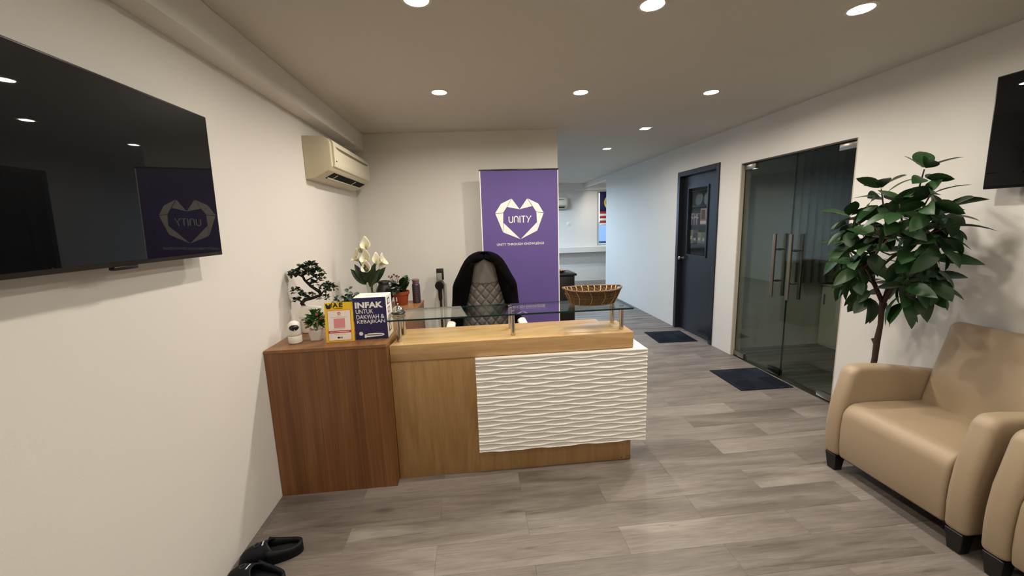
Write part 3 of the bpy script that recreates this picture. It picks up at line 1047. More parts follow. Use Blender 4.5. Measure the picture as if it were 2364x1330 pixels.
bm = bmesh.new(); tube(bm, [(0.02, -0.03, 0.97), (0.045, -0.03, 0.93), (0.045, -0.03, 0.80), (0.03, -0.03, 0.2)], [0.014, 0.02, 0.017, 0.014], 12); new('dust_tube', bm, M_vgrey, vc, smooth=True, angle=40)
bm = bmesh.new(); tube(bm, [(0, -0.05, 0.774), (0, -0.05, 0.06)], 0.013, 12); new('wand', bm, mat('vacuum_bronze', '#5b4632', 0.35, metal=0.6), vc, smooth=True, angle=40)
rbox('floor_head', M_vdark, vc, -0.12, 0.12, -0.13, 0.0, 0.0, 0.06, 0.012, 3)


# ------------------------------------------------------------------ things on the side cabinet
# security camera
sv = thing('security_camera', 'small white round-topped indoor security camera on the brown cabinet', 'camera', (-1.066, 2.375, ZT + 0.0004), 0.40)
bm = bmesh.new(); lathe(bm, [(0.030, 0), (0.036, 0.003), (0.0375, 0.02), (0.0365, 0.04), (0.034, 0.044)], 32)
new('base', bm, M_white, sv, smooth=True, angle=40)
bm = bmesh.new(); lathe(bm, [(0.0335, 0.0445), (0.036, 0.055), (0.037, 0.085), (0.035, 0.104), (0.028, 0.12), (0.016, 0.129), (0.004, 0.132)], 32)
new('head', bm, M_white, sv, smooth=True)
bm = bmesh.new()
for n_, (rx, rz_, dd) in enumerate(((0.0255, 0.017, 0.0),)):
    rows = []
    for j in range(7):
        rr_ = j / 6
        rows.append([])
        for k in range(25):
            a = 2 * PI * k / 24
            x = rx * rr_ * math.cos(a); z = 0.096 + rz_ * rr_ * math.sin(a)
            R_ = 0.0372 if z < 0.1 else 0.0372 - 0.012 * ((z - 0.1) / 0.02)
            rows[-1].append((x, -math.sqrt(max(1e-5, R_ ** 2 - x * x)) - 0.0015, z))
    sheet(bm, rows)
bmesh.ops.remove_doubles(bm, verts=list(bm.verts), dist=1e-5)
fc = new('lens_window', bm, M_black, sv, smooth=True)
bm = bmesh.new(); bmesh.ops.create_uvsphere(bm, u_segments=10, v_segments=6, radius=0.0028, matrix=Matrix.Translation((0.002, -0.0385, 0.083)))
new('indicator', bm, mat('indicator', '#ffffff', 0.3), fc, smooth=True)

# yellow payment sign
sg = thing('payment_sign', 'yellow counter card with a white payment panel beside the donation box', 'sign', (-0.797, 2.335, ZT + 0.0005), math.radians(3))
lean = Matrix.Rotation(math.radians(-7), 4, 'X')
M_yel = mat('card_yellow', '#e8be22', 0.45); M_redp = mat('print_red', '#c22a3f', 0.6); M_pink = mat('card_white', '#ece1da', 0.5)
M_blackp = mat('print_black', '#17130f', 0.6); M_greyp = mat('print_grey', '#a79c96', 0.6)
HW, HH = 0.079, 0.232


def sgp(o):
    o.data.transform(lean); return o


sgp(rbox('card', M_yel, sg, -HW, HW, 0, 0.003, 0, HH, 0.0006, 1))
rbox('back_stay', M_yel, sg, -0.03, 0.03, 0.06, 0.063, 0, 0.10, 0.0004, 1).data.transform(Matrix.Rotation(math.radians(12), 4, 'X'))


def sgbox(name, material, x0, x1, z0, z1, y=-0.0008, par=None):
    b = bmesh.new(); bx(b, x0, x1, y, y + 0.0007, z0, z1); return sgp(new(name, b, material, par or sg))


sgbox('red_frame', M_redp, -0.064, 0.064, 0.008, 0.186)
sgbox('white_panel', M_pink, -0.062, 0.062, 0.010, 0.184, -0.0016)
sgbox('red_bar', M_redp, -0.062, 0.062, 0.053, 0.067, -0.0023)
sgbox('bar_text', M_pink, -0.054, 0.052, 0.0585, 0.0615, -0.0030)
sgbox('rule', M_greyp, -0.046, 0.046, 0.144, 0.1455, -0.0023)
sgbox('rule', M_greyp, -0.034, 0.030, 0.0765, 0.0785, -0.0023)
sgbox('rule', M_greyp, -0.034, 0.036, 0.0445, 0.0455, -0.0023)
sgbox('rule', M_greyp, -0.012, 0.012, 0.1545, 0.1565, -0.0023)
sgbox('pink_field', mat('print_pink', '#d98a92', 0.6), -0.031, 0.031, 0.083, 0.138, -0.0023)
bm = bmesh.new()
for k in range(12):
    a0, a1 = 2 * PI * k / 12, 2 * PI * (k + 1) / 12
    prism(bm, [(0.0085 * math.cos(a0), 0.168 + 0.0085 * math.sin(a0)), (0.0085 * math.cos(a1), 0.168 + 0.0085 * math.sin(a1)),
               (0.0045 * math.cos(a1), 0.168 + 0.0045 * math.sin(a1)), (0.0045 * math.cos(a0), 0.168 + 0.0045 * math.sin(a0))], 'y', -0.0023, -0.0017)
sgp(new('round_emblem', bm, M_redp, sg))
# headline: a dark cup shape holding the M, then A E
bm = bmesh.new(); prism(bm, [(-0.072, 0.226), (-0.066, 0.226), (-0.056, 0.214), (-0.046, 0.226), (-0.041, 0.226), (-0.042, 0.203), (-0.047, 0.196), (-0.064, 0.196), (-0.070, 0.203)], 'y', -0.0008, -0.0001)
sgp(new('headline_mark', bm, M_blackp, sg))
for s_, a, b_ in (('I', -0.0385, -0.0345), ('A', -0.032, -0.003), ('E', 0.003, 0.024)):
    sgp(put_text('headline', s_, M_blackp, sg, a, b_, 0.203, 0.230, -0.0008, 0.035))
sgbox('headline_rule', M_blackp, -0.028, 0.022, 0.1945, 0.197)
for k, (s_, a, b_) in enumerate((('A', -0.004, 0.006), ('E', 0.007, 0.014))):
    sgp(put_text('footer_letter', s_, M_blackp, sg, a, b_, 0.021, 0.030, -0.0023, 0.02))
bm = bmesh.new(); prism(bm, [(-0.009 + 0.007 * math.cos(2 * PI * k / 14), 0.0255 + 0.0055 * math.sin(2 * PI * k / 14)) for k in range(14)], 'y', -0.0023, -0.0016)
sgp(new('footer_mark', bm, M_blackp, sg))

# donation box
db = thing('donation_box', 'dark blue and white donation box with bold white lettering on the cabinet', 'box', (-0.622, 2.36, ZT + 0.0004), math.radians(0.5))
M_boxblue = mat('box_navy', '#231f52', 0.4); M_boxwhite = mat('box_white', '#e9e5de', 0.4)
BW, BH, BD = 0.094, 0.252, 0.165
rbox('body', M_boxwhite, db, -BW, BW, 0.001, BD, 0, BH, 0.0015, 1)
bm = bmesh.new(); bx(bm, -BW + 0.0004, BW - 0.0004, -0.001, 0.0008, 0.0005, BH - 0.001); new('front_print', bm, M_boxblue, db)
rbox('slot', M_black_matte, db, -0.04, 0.04, 0.075, 0.08, BH - 0.001, BH + 0.0004, 0)
fy = -0.0014
put_text('headline', 'INFAK', M_print, db, -0.083, 0.076, 0.189, 0.225, fy, 0.045, 1.03)
put_text('line', 'UNTUK', M_print, db, -0.081, 0.018, 0.156, 0.182, fy, 0.004)
put_text('line', 'DAKWAH', M_print, db, -0.080, 0.048, 0.124, 0.149, fy, 0.004)
put_text('line', '&', M_print, db, 0.059, 0.080, 0.124, 0.149, fy, 0.004)
put_text('line', 'KEBAJIKAN', M_print, db, -0.079, 0.082, 0.091, 0.118, fy, 0.004)
bm = bmesh.new(); prism(bm, [(-0.062 + 0.0115 * math.cos(2 * PI * k / 20), 0.036 + 0.0115 * math.sin(2 * PI * k / 20)) for k in range(20)], 'y', fy, fy + 0.0006)
new('round_mark', bm, M_print, db)
bm = bmesh.new()
prism(bm, [(-0.044, 0.012), (-0.038, 0.006), (-0.033, 0.012), (0.010, 0.014), (0.058, 0.017), (0.072, 0.022), (0.070, 0.030), (0.055, 0.034), (0.015, 0.036), (-0.02, 0.035), (-0.030, 0.030), (-0.042, 0.029)], 'y', fy, fy + 0.0006)
new('brush_mark', bm, M_print, db)
bm = bmesh.new(); bx(bm, -0.03, 0.06, fy - 0.0006, fy - 0.0001, 0.0235, 0.0275); new('brush_text', bm, M_boxblue, db)
for k, (z0, z1, c) in enumerate(((0.195, 0.235, '#4a4842'), (0.145, 0.18, '#77736a'), (0.095, 0.13, '#9c8a55'), (0.03, 0.085, '#57534c'))):
    bm = bmesh.new(); bx(bm, BW - 0.0005, BW + 0.0006, 0.04, 0.105, z0, z1)
    pp = new('side_print', bm, mat('side_print%d' % k, c, 0.6), db)
    bm = bmesh.new(); bx(bm, BW + 0.0004, BW + 0.0012, 0.055, 0.09, z0 + 0.008, z1 - 0.008); new('side_print_inner', bm, M_boxwhite, pp)


# leaves ------------------------------------------------------------
def leaf_mesh(name, length, width, fold=0.25, curl=0.25, n=6, tip=1.0, material=None):
    b = bmesh.new(); rows = []
    for i in range(n + 1):
        t = i / n
        w = width / 2 * (math.sin(PI * min(1, t ** 0.92 * 0.97 + 0.03)) ** 0.75) * (1 if i not in (0,) else 0.3)
        if i == n: w = 0.0004
        y = length * t; z = -curl * length * t * t
        rows.append([(-w, y, z + fold * w), (-w * 0.5, y, z + fold * w * 0.42), (0, y, z), (w * 0.5, y, z + fold * w * 0.42), (w, y, z + fold * w)])
    sheet(b, rows)
    finish(b)
    me = bpy.data.meshes.new(name); b.to_mesh(me); b.free()
    for p_ in me.polygons: p_.use_smooth = True
    if material: me.materials.append(material)
    return me


def orient(d, roll=0.0, upv=Vector((0, 0, 1))):
    d = d.normalized()
    x = d.cross(upv)
    if x.length < 1e-3: x = Vector((1, 0, 0))
    x.normalize(); z = x.cross(d)
    m_ = Matrix((x, d, z)).transposed().to_4x4()
    return m_ @ Matrix.Rotation(roll, 4, 'Y')


def add_leaf(bm, pos, d, length, width, roll=0.0, fold=0.3, curl=0.2, n=3):
    M_ = Matrix.Translation(pos) @ orient(d, roll)
    rows = []
    for i in range(n + 1):
        t = i / n
        w = width / 2 * math.sin(PI * min(1, t * 0.9 + 0.1)) ** 0.7 if i < n else 0.0002
        if i == 0: w = width * 0.12
        y, z = length * t, -curl * length * t * t
        rows.append([M_ @ Vector((-w, y, z + fold * w)), M_ @ Vector((0, y, z)), M_ @ Vector((w, y, z + fold * w))])
    sheet(bm, rows)


def rnd_dir(zlo=-0.5, zhi=1.0):
    a = random.uniform(0, 2 * PI); z = random.uniform(zlo, zhi); r = math.sqrt(max(0, 1 - min(1, z * z)))
    return Vector((r * math.cos(a), r * math.sin(a), z))


# bonsai
bo = thing('bonsai', 'artificial bonsai tree with a bent dark trunk in a white pot', 'bonsai', (-1.088, 2.62, ZT + 0.0004))
rb = Vector((-1.088, 2.62, ZT))
bm = bmesh.new(); lathe(bm, [(0.034, 0), (0.04, 0.004), (0.043, 0.05), (0.043, 0.082), (0.036, 0.084), (0.034, 0.078)], 28)
new('pot', bm, M_white, bo, smooth=True, angle=50)
bm = bmesh.new()
rg = []
for s_, z in ((0.058, 0.088), (0.062, 0.100), (0.056, 0.160), (0.048, 0.162)):
    rg.append([bm.verts.new((s_ * cx_, s_ * 0.72 * cy_, z)) for cx_, cy_ in ((-1, -1), (1, -1), (1, 1), (-1, 1))])
loft(bm, rg)
bm.transform(Matrix.Translation((0, 0, 0.006)) @ Matrix.Rotation(math.radians(12), 4, 'Y') @ Matrix.Rotation(0.25, 4, 'Z'))
new('planter', bm, M_white, bo)
trunk = [(-1.06, 1.03), (-1.101, 1.052), (-1.112, 1.078), (-1.085, 1.10), (-1.03, 1.113), (-0.99, 1.125), (-1.0, 1.148), (-1.044, 1.186), (-1.072, 1.228), (-1.085, 1.262), (-1.06, 1.285)]
bm = bmesh.new()
tube(bm, [Vector((x, 2.62 + 0.012 * math.sin(i * 1.3), z)) - rb for i, (x, z) in enumerate(trunk)], [0.013, 0.0125, 0.012, 0.0115, 0.011, 0.011, 0.0105, 0.009, 0.008, 0.007, 0.004], 8)
for a, b_ in (((-0.99, 1.125), (-0.93, 1.17)), ((-1.0, 1.15), (-0.96, 1.2)), ((-1.10, 1.08), (-1.15, 1.10)), ((-1.05, 1.11), (-1.12, 1.15)), ((-1.075, 1.24), (-1.13, 1.27)), ((-1.07, 1.22), (-0.99, 1.25))):
    A_ = Vector((a[0], 2.62, a[1])) - rb; B_ = Vector((b_[0], 2.61 + random.uniform(-.03, .03), b_[1])) - rb
    tube(bm, [A_, (A_ + B_) / 2 + Vector((0, 0, 0.008)), B_], [0.006, 0.004, 0.002], 6)
new('trunk', bm, mat('bonsai_bark', '#1e1710', 0.8, bump=0.5, bscale=120), bo, smooth=True)
blobs = [(-1.079, 1.292, .04, 40), (-1.03, 1.31, .04, 40), (-1.129, 1.272, .032, 26), (-0.998, 1.272, .036, 30), (-1.046, 1.27, .035, 26), (-0.978, 1.24, .025, 14),
         (-1.018, 1.2, .025, 12), (-0.935, 1.185, .032, 22), (-0.912, 1.172, .028, 16), (-0.968, 1.158, .03, 16), (-1.131, 1.153, .03, 20), (-1.104, 1.126, .03, 14),
         (-1.145, 1.10, .022, 9), (-0.968, 1.106, .03, 14), (-0.993, 1.216, .022, 10), (-1.145, 1.262, .02, 10), (-1.05, 1.12, .03, 14)]
bm = bmesh.new()
for x, z, r, n in blobs:
    c0 = Vector((x, 2.615, z)) - rb
    for k in range(int(n * 1.7)):
        d = rnd_dir(-0.6, 1)
        p_ = c0 + Vector((d.x * r * 1.15, d.y * r, d.z * r * 0.75)) * random.uniform(0.35, 1.0)
        p_.x = max(p_.x, XL + 0.01 - rb.x)
        dd = (d + rnd_dir(-0.2, 0.6) * 0.8)
        if p_.x < XL + 0.03 - rb.x: dd.x = abs(dd.x)
        add_leaf(bm, p_, dd, random.uniform(0.019, 0.026), random.uniform(0.017, 0.022), random.uniform(-0.6, 0.6))
new('foliage', bm, M_leaf_d, bo, smooth=True, kind='stuff', recalc=False)

# small pink-flowered plant in the square white pot
fp_ = thing('flower_pot', 'tiny white square pot of pink artificial flowers beside the security camera', 'potted plant', (-0.957, 2.415, ZT + 0.0004), 0.1)
bm = bmesh.new()
rg = []
for s_, z in ((0.025, 0), (0.027, 0.002), (0.036, 0.056), (0.036, 0.062), (0.032, 0.062), (0.031, 0.052)):
    rg.append([bm.verts.new((s_ * cx_, s_ * cy_, z)) for cx_, cy_ in ((-1, -1), (1, -1), (1, 1), (-1, 1))])
loft(bm, rg)
new('pot', bm, mat('pot_white', '#d9d6cf', 0.5), fp_)
bm = bmesh.new()
for k in range(240):
    d = rnd_dir(-0.5, 1)
    p_ = Vector((0, 0, 0.115)) + Vector((d.x * 0.046, d.y * 0.04, d.z * 0.062)) * random.uniform(0.4, 1)
    add_leaf(bm, p_, d + rnd_dir(0, 1) * 0.6, 0.026, 0.016, random.uniform(-1, 1))
for k in range(6):
    d = rnd_dir(0.3, 1); tube(bm, [(0, 0, 0.045), Vector((0, 0, 0.1)) + d * 0.03], 0.0012, 5)
new('foliage', bm, mat('leaf_bright', '#2f5f24', 0.5, var=0.4, vscale=40), fp_, smooth=True, kind='stuff', recalc=False)
M_pk = mat('petal_pink', '#c9506a', 0.6)
for x, y, z in ((-0.042, -0.02, 0.125), (0.04, -0.02, 0.132), (-0.05, -0.02, 0.082), (-0.02, -0.04, 0.080), (0.047, -0.02, 0.078), (-0.038, -0.03, 0.105), (0.02, -0.035, 0.162)):
    bm = bmesh.new()
    f_ = Vector((x, -1.0 * abs(y) * 8, 0.15)).normalized()
    q = Vector((0, 0, 1)) if abs(f_.z) < 0.9 else Vector((1, 0, 0))
    a_ = f_.cross(q).normalized(); b2 = f_.cross(a_)
    for k in range(6):
        an = 2 * PI * k / 6
        add_leaf(bm, Vector((x, y, z)), (a_ * math.cos(an) + b2 * math.sin(an)) + f_ * 0.35, 0.0105, 0.009, 0, n=2)
    new('flower', bm, M_pk, fp_, smooth=True, recalc=False)

# grey-green leafy plant behind the sign
p2 = thing('leafy_plant', 'low grey-green leafy plant in dark pot behind the yellow sign', 'potted plant', (-0.91, 2.86, ZT + 0.0004))
bm = bmesh.new(); lathe(bm, [(0.04, 0), (0.045, 0.004), (0.058, 0.075), (0.06, 0.085), (0.053, 0.085), (0.05, 0.075)], 24)
new('pot', bm, mat('pot_dark', '#2c2a28', 0.6), p2, smooth=True, angle=50)
bm = bmesh.new()
for k in range(26):
    d = rnd_dir(0.15, 0.95); L_ = random.uniform(0.11, 0.19)
    p0 = Vector((0, 0, 0.075)); p1 = p0 + Vector((d.x * 0.68, d.y * 0.62, d.z * 0.95)) * L_
    tube(bm, [p0, (p0 + p1) / 2 + Vector((0, 0, 0.012)), p1], 0.0014, 4)
    for j in range(9):
        t = 0.3 + 0.7 * j / 8
        add_leaf(bm, p0.lerp(p1, t) + rnd_dir() * 0.006, d * 0.6 + rnd_dir(-0.3, 0.7), 0.030, 0.020, random.uniform(-1, 1))
new('foliage', bm, mat('leaf_greygreen', '#2b4436', 0.55, var=0.3, vscale=40), p2, smooth=True, kind='stuff', recalc=False)

# calla lilies in a glass vase
va = thing('calla_vase', 'bouquet of white calla lilies in clear glass vase in the corner', 'flower vase', (-0.87, 3.42, ZT + 0.0004))
vb = Vector((-0.87, 3.42, ZT))
bm = bmesh.new(); lathe(bm, [(0.034, 0.0), (0.037, 0.004), (0.038, 0.09), (0.047, 0.20), (0.044, 0.20), (0.0345, 0.09), (0.032, 0.012)], 28)
new('vase', bm, M_glass_vase, va, smooth=True, angle=50)
bm = bmesh.new()
for k in range(45):
    a = random.uniform(0, 2 * PI); r = random.uniform(0, 0.022); z = random.uniform(0.022, 0.11)
    bmesh.ops.create_icosphere(bm, subdivisions=1, radius=0.009, matrix=Matrix.Translation((r * math.cos(a), r * math.sin(a), z)))
new('pebbles', bm, mat('pebble_brown', '#4a2a22', 0.4, var=0.4, vscale=40), va, smooth=True, kind='stuff')
M_calla = mat('petal_cream', '#d9d5bd', 0.5); M_stem = mat('stem_green', '#3b5a2c', 0.5); M_spad = mat('spadix', '#a8963c', 0.6)


def calla(pos, face, size=0.085):
    """funnel spathe opening along face"""
    pos = Vector(pos) - vb
    b = bmesh.new()
    base = pos - Vector(face) * size * 0.15 + Vector((0, 0.0, -size * 0.62))
    tube(b, [(random.uniform(-.012, .012), random.uniform(-.012, .012), 0.03), Vector((0, 0, 0.19)) + (base - Vector((0, 0, 0.19))) * 0.15, base], [0.0035, 0.0035, 0.005], 7)
    st = new('stem', b, M_stem, va, smooth=True)
    fz = Vector(face).normalized(); ax = (Vector((0, 0, 1)) + fz * 0.45).normalized()
    sd = ax.cross(fz).normalized(); ft = sd.cross(ax)
    b = bmesh.new(); rows = []
    for j in range(8):
        t = j / 7
        r = [];
        R_ = size * (0.06 + 0.30 * t ** 1.3)
        for k in range(19):
            a = PI * (-0.96 + 1.92 * k / 18)       # opening seam faces ft
            back = (1 + math.cos(a)) / 2            # 1 at the back tip
            h_ = size * (1.0 * t * (0.40 + 0.40 * back ** 1.5 + 0.36 * back ** 8))
            R2 = R_ * (1 + 0.35 * t * (1 - back))
            p_ = base + ax * h_ - ft * (math.cos(a) * R2) + sd * math.sin(a) * R2 + ft * size * 0.10 * t
            r.append(p_)
        rows.append(r)
    sheet(b, rows)
    sp = new('flower', b, M_calla, va, smooth=True, recalc=False)
    sp.modifiers.new('thick', 'SOLIDIFY').thickness = 0.0015
    b = bmesh.new(); tube(b, [base + ax * size * 0.1, base + ax * size * 0.5 + ft * size * 0.05], [0.004, 0.003], 8)
    new('spadix', b, M_spad, sp, smooth=True)


for p_, f_, s_ in (((-0.896, 3.44, 1.425), (0.1, -1, 0), .10), ((-0.966, 3.42, 1.33), (-0.7, -0.7, 0), .10), ((-0.892, 3.40, 1.32), (-0.2, -1, 0), .105),
                   ((-0.884, 3.36, 1.237), (0, -1, 0), .095), ((-0.815, 3.42, 1.295), (0.5, -0.8, 0), .09), ((-0.769, 3.43, 1.285), (1, -0.3, 0), .095),
                   ((-0.787, 3.42, 1.212), (0.9, -0.5, 0), .075), ((-0.94, 3.46, 1.39), (-0.4, -0.7, 0), .085)):
    calla(p_, f_, s_)
LM = leaf_mesh('calla_leaf', 0.18, 0.062, 0.5, 0.15, 7, material=M_leaf_d)
for x, y, z, tx, tz in ((-0.90, 3.40, 1.09, -0.5, 1), (-0.88, 3.38, 1.09, -0.15, 1), (-0.86, 3.38, 1.08, 0.25, 1), (-0.85, 3.39, 1.08, 0.75, 0.9), (-0.91, 3.42, 1.07, -0.8, 1), (-0.87, 3.36, 1.06, 0.45, 0.7)):
    o = bpy.data.objects.new('leaf', LM); C.objects.link(o); o.parent = va
    o.matrix_local = Matrix.Translation(Vector((x, y, z)) - vb) @ orient(Vector((tx, -0.25, tz)), 0, Vector((0, -1, 0.2)))

# black clay jug
jg = thing('clay_jug', 'dark clay jug behind the donation box next to the calla lilies', 'jug', (-0.79, 3.51, ZT + 0.0004))
bm = bmesh.new(); lathe(bm, [(0.045, 0), (0.058, 0.01), (0.072, 0.06), (0.07, 0.11), (0.05, 0.155), (0.042, 0.172), (0.056, 0.195), (0.05, 0.196), (0.036, 0.174), (0.03, 0.15)], 32)
jb = new('body', bm, mat('black_clay', '#1d1a18', 0.45), jg, smooth=True)
bm = bmesh.new(); tube(bm, [Vector((0.066 + 0.036 * math.sin(PI * k / 10), -0.01, 0.05 + 0.075 * k / 10)) for k in range(11)], 0.006, 8)
new('handle', bm, MATS['black_clay'], jg, smooth=True)

# terracotta pot plant
tp = thing('terracotta_plant', 'flowering leafy plant in terracotta pot beside the purple bottle', 'potted plant', (-0.628, 3.40, ZT + 0.0004))
M_ter = mat('terracotta', '#8f3e1f', 0.5, var=0.1, vscale=12)
bm = bmesh.new(); lathe(bm, [(0.048, 0), (0.05, 0.003), (0.063, 0.09), (0.07, 0.09), (0.073, 0.118), (0.066, 0.118), (0.062, 0.10)], 32)
new('pot', bm, M_ter, tp, smooth=True, angle=45)
rbox('sticker', M_pink, tp, -0.032, -0.024, -0.0615, -0.058, 0.04, 0.075, 0)
bm = bmesh.new(); lathe(bm, [(0.06, 0.098), (0.06, 0.102)], 20); new('soil', bm, mat('soil', '#241a14', 0.9), tp)
LM2 = leaf_mesh('leaf', 0.085, 0.05, 0.25, 0.3, 5, material=M_leaf_d)
for k in range(46):
    a = random.uniform(0, 2 * PI); el = random.uniform(0.0, 0.9); h_ = random.uniform(0.105, 0.195)
    d = Vector((math.cos(a), math.sin(a), el)) if math.cos(a) < 0.4 else Vector((math.cos(a), math.sin(a), el + 1.4))
    o = bpy.data.objects.new('leaf', LM2); C.objects.link(o); o.parent = tp
    o.matrix_local = Matrix.Translation(Vector((math.cos(a) * 0.03, math.sin(a) * 0.03, h_))) @ orient(d, random.uniform(-.5, .5)) @ Matrix.Scale(random.uniform(0.7, 1.1), 4)
M_bud = mat('bud_brown', '#5a2e2c', 0.7)
for x, y, z in ((-0.085, 0.0, 0.245), (-0.06, -0.02, 0.25), (-0.075, 0.02, 0.235), (-0.045, 0.0, 0.26), (-0.02, -0.02, 0.25), (-0.01, 0.0, 0.24), (-0.03, 0.01, 0.245), (0.03, 0.0, 0.22)):
    bm = bmesh.new(); tube(bm, [(x * 0.3, y, 0.1), (x * 0.8, y, 0.2), (x, y, z)], 0.0016, 5)
    for q in range(4):
        bmesh.ops.create_icosphere(bm, subdivisions=1, radius=0.006, matrix=Matrix.Translation((x + random.uniform(-.006, .006), y + random.uniform(-.006, .006), z + random.uniform(-.004, .004))))
    new('flower_stalk', bm, M_bud, tp, smooth=True)

# purple bottle
pb = thing('water_bottle', 'purple plastic water bottle standing right of the terracotta pot', 'bottle', (-0.508, 3.46, ZT + 0.0004))
M_pur = mat('bottle_purple', '#3b3139', 0.25, spec=0.5); M_purl = mat('bottle_cap', '#6d6068', 0.35)
bm = bmesh.new(); lathe(bm, [(0.03, 0), (0.0345, 0.004), (0.034, 0.15), (0.032, 0.165), (0.026, 0.17)], 28); new('body', bm, M_pur, pb, smooth=True, angle=45)
bm = bmesh.new(); lathe(bm, [(0.0265, 0.1702), (0.0285, 0.174), (0.0285, 0.192), (0.033, 0.195), (0.033, 0.203), (0.022, 0.21)], 28); new('cap', bm, M_purl, pb, smooth=True, angle=45)
for k in range(6):
    rbox('gauge_mark', M_purl, pb, -0.004, 0.008, -0.0352, -0.0338, 0.03 + 0.02 * k, 0.032 + 0.02 * k, 0)

# counter bell on the glass shelf
be = thing('counter_bell', 'polished chrome counter bell on the left end of the glass shelf', 'bell', (-0.478, 2.455, 1.0149))
bm = bmesh.new(); lathe(bm, [(0.040, 0), (0.043, 0.002), (0.043, 0.008), (0.039, 0.011)], 36); new('base', bm, M_black, be, smooth=True, angle=45)
bm = bmesh.new(); lathe(bm, [(0.034, 0.0115), (0.0345, 0.014), (0.032, 0.028), (0.024, 0.041), (0.011, 0.049), (0.003, 0.050)], 36); new('dome', bm, M_chrome, be, smooth=True)
bm = bmesh.new(); lathe(bm, [(0.003, 0.0502), (0.003, 0.056), (0.0055, 0.058), (0.0055, 0.061), (0.002, 0.064)], 16); new('plunger', bm, M_chrome, be, smooth=True, angle=45)

# ------------------------------------------------------------------ woven basket
ba = thing('woven_basket', 'oval woven rattan basket on the right end of the glass shelf', 'basket', (0.752, 2.47, 1.0149), math.radians(-2))
M_rat = wood('rattan', ['#3a2815', '#583d22', '#70512c'], (6, 6, 120), rough=0.55, bump=0.3)
M_straw = mat('pale_straw', '#d9b878', 0.5); M_rim = mat('rattan_rim', '#64482b', 0.5, var=0.2, vscale=80)


def bas(a, z, off=0.0):
    """point on the basket wall at angle a and height z"""
    t = z / 0.105
    rx = 0.140 + 0.052 * t ** 0.8 + off; ry = 0.082 + 0.042 * t ** 0.8 + off
    lift = 0.012 * abs(math.cos(a)) ** 6 * t
    return Vector((rx * math.cos(a), ry * math.sin(a), z + lift))


def is_slot(a):
    return abs(math.cos(a)) > 0.955


bm = bmesh.new()
NA = 72
outer = [[bas(2 * PI * k / NA, 0.002 + 0.088 * j / 10, 0.0012 * (1 if (k + j) % 2 else -1)) for k in range(NA)] for j in range(11)]
Vr = [[bm.verts.new(p_) for p_ in r] for r in outer]
for j in range(10):
    for k in range(NA):
        if j in (7, 8, 9) and is_slot(2 * PI * (k + 0.5) / NA):
            continue
        bm.faces.new((Vr[j][k], Vr[j][(k + 1) % NA], Vr[j + 1][(k + 1) % NA], Vr[j + 1][k]))
bm.faces.new(Vr[0])
bo_ = new('wall', bm, M_rat, ba, smooth=False)
bo_.modifiers.new('thick', 'SOLIDIFY').thickness = 0.004
for z, r in ((0.096, 0.0065), (0.062, 0.0022), (0.045, 0.0022), (0.004, 0.004)):
    bm = bmesh.new(); rg = []
    for k in range(NA):
        a = 2 * PI * k / NA; c0 = bas(a, z, 0.001); o_ = Vector((math.cos(a), math.sin(a), 0)); u_ = Vector((0, 0, 1))
        rg.append([bm.verts.new(c0 + (o_ * math.cos(2 * PI * q / 8) + u_ * math.sin(2 * PI * q / 8)) * r) for q in range(8)])
    rg.append(rg[0]); loft(bm, rg, cap=False)
    new('rim' if r > 0.005 else 'weaver', bm, M_rim, ba, smooth=True)
for k in range(26):
    a = 2 * PI * (k + 0.5) / 26
    if is_slot(a): continue
    inner = math.sin(a) > 0
    bm = bmesh.new()
    if inner:
        pts = [bas(a + 0.03 * math.sin(j), 0.008 + 0.09 * j / 6, -0.006) for j in range(7)]
        tube(bm, pts, 0.003, 6); new('straw_rib', bm, M_straw, ba, smooth=True)
    else:
        pts = [bas(a + 0.09 * math.sin(PI * j / 6), 0.006 + 0.086 * j / 6, 0.003) for j in range(7)]
        tube(bm, pts, 0.0024, 6); new('rib', bm, M_rim if k % 2 else mat('rattan_light', '#a07c48', 0.5), ba, smooth=True)
bm = bmesh.new()
for k in range(14):
    a = -PI + 0.35 + (PI - 0.7) * k / 13
    tube(bm, [bas(a + 0.12 * math.sin(q * 1.7 + k), 0.094 + 0.004 * math.sin(q * 2 + k), -0.004) for q in range(4)], 0.0022, 5)
new('loose_straw', bm, M_straw, ba, smooth=True, kind='stuff')

# ------------------------------------------------------------------ navy door
dr = struct('door_1', (lambda b: (window_frame(b, 'x', XR - 0.014, XR + 0.10, DY0, DY1, -0.06, DZ, 0.062), b)[1])(bmesh.new()), M_navy)
dm = dr.data
bmx = bmesh.new(); bmx.from_mesh(dm)
bmesh.ops.delete(bmx, geom=[v for v in bmx.verts if v.co.z < 0.01 and abs(v.co.z + 0.06) > 0.0 and v.co.z > -0.01 and False], context='VERTS')
bmx.free()
b = bmesh.new()
bx(b, XR - 0.014, XR + 0.10, DY0, DY0 + 0.062, 0, DZ); bx(b, XR - 0.014, XR + 0.10, DY1 - 0.062, DY1, 0, DZ); bx(b, XR - 0.014, XR + 0.10, DY0 + 0.062, DY1 - 0.062, DZ - 0.062, DZ)
bevel(b, 0.004, 2)
finish(b); b.to_mesh(dm); b.free()
LX0, LX1 = XR + 0.055, XR + 0.095
ly0, ly1 = DY0 + 0.064, DY1 - 0.064
gy0, gy1, gz0, gz1 = 4.715, 5.165, 1.055, 1.935
b = bmesh.new()
bx(b, LX0, LX1, ly0, gy0, 0.006, DZ - 0.064); bx(b, LX0, LX1, gy1, ly1, 0.006, DZ - 0.064)
bx(b, LX0, LX1, gy0, gy1, 0.006, gz0); bx(b, LX0, LX1, gy0, gy1, gz1, DZ - 0.064)
lf = new('leaf', b, M_navy, dr)
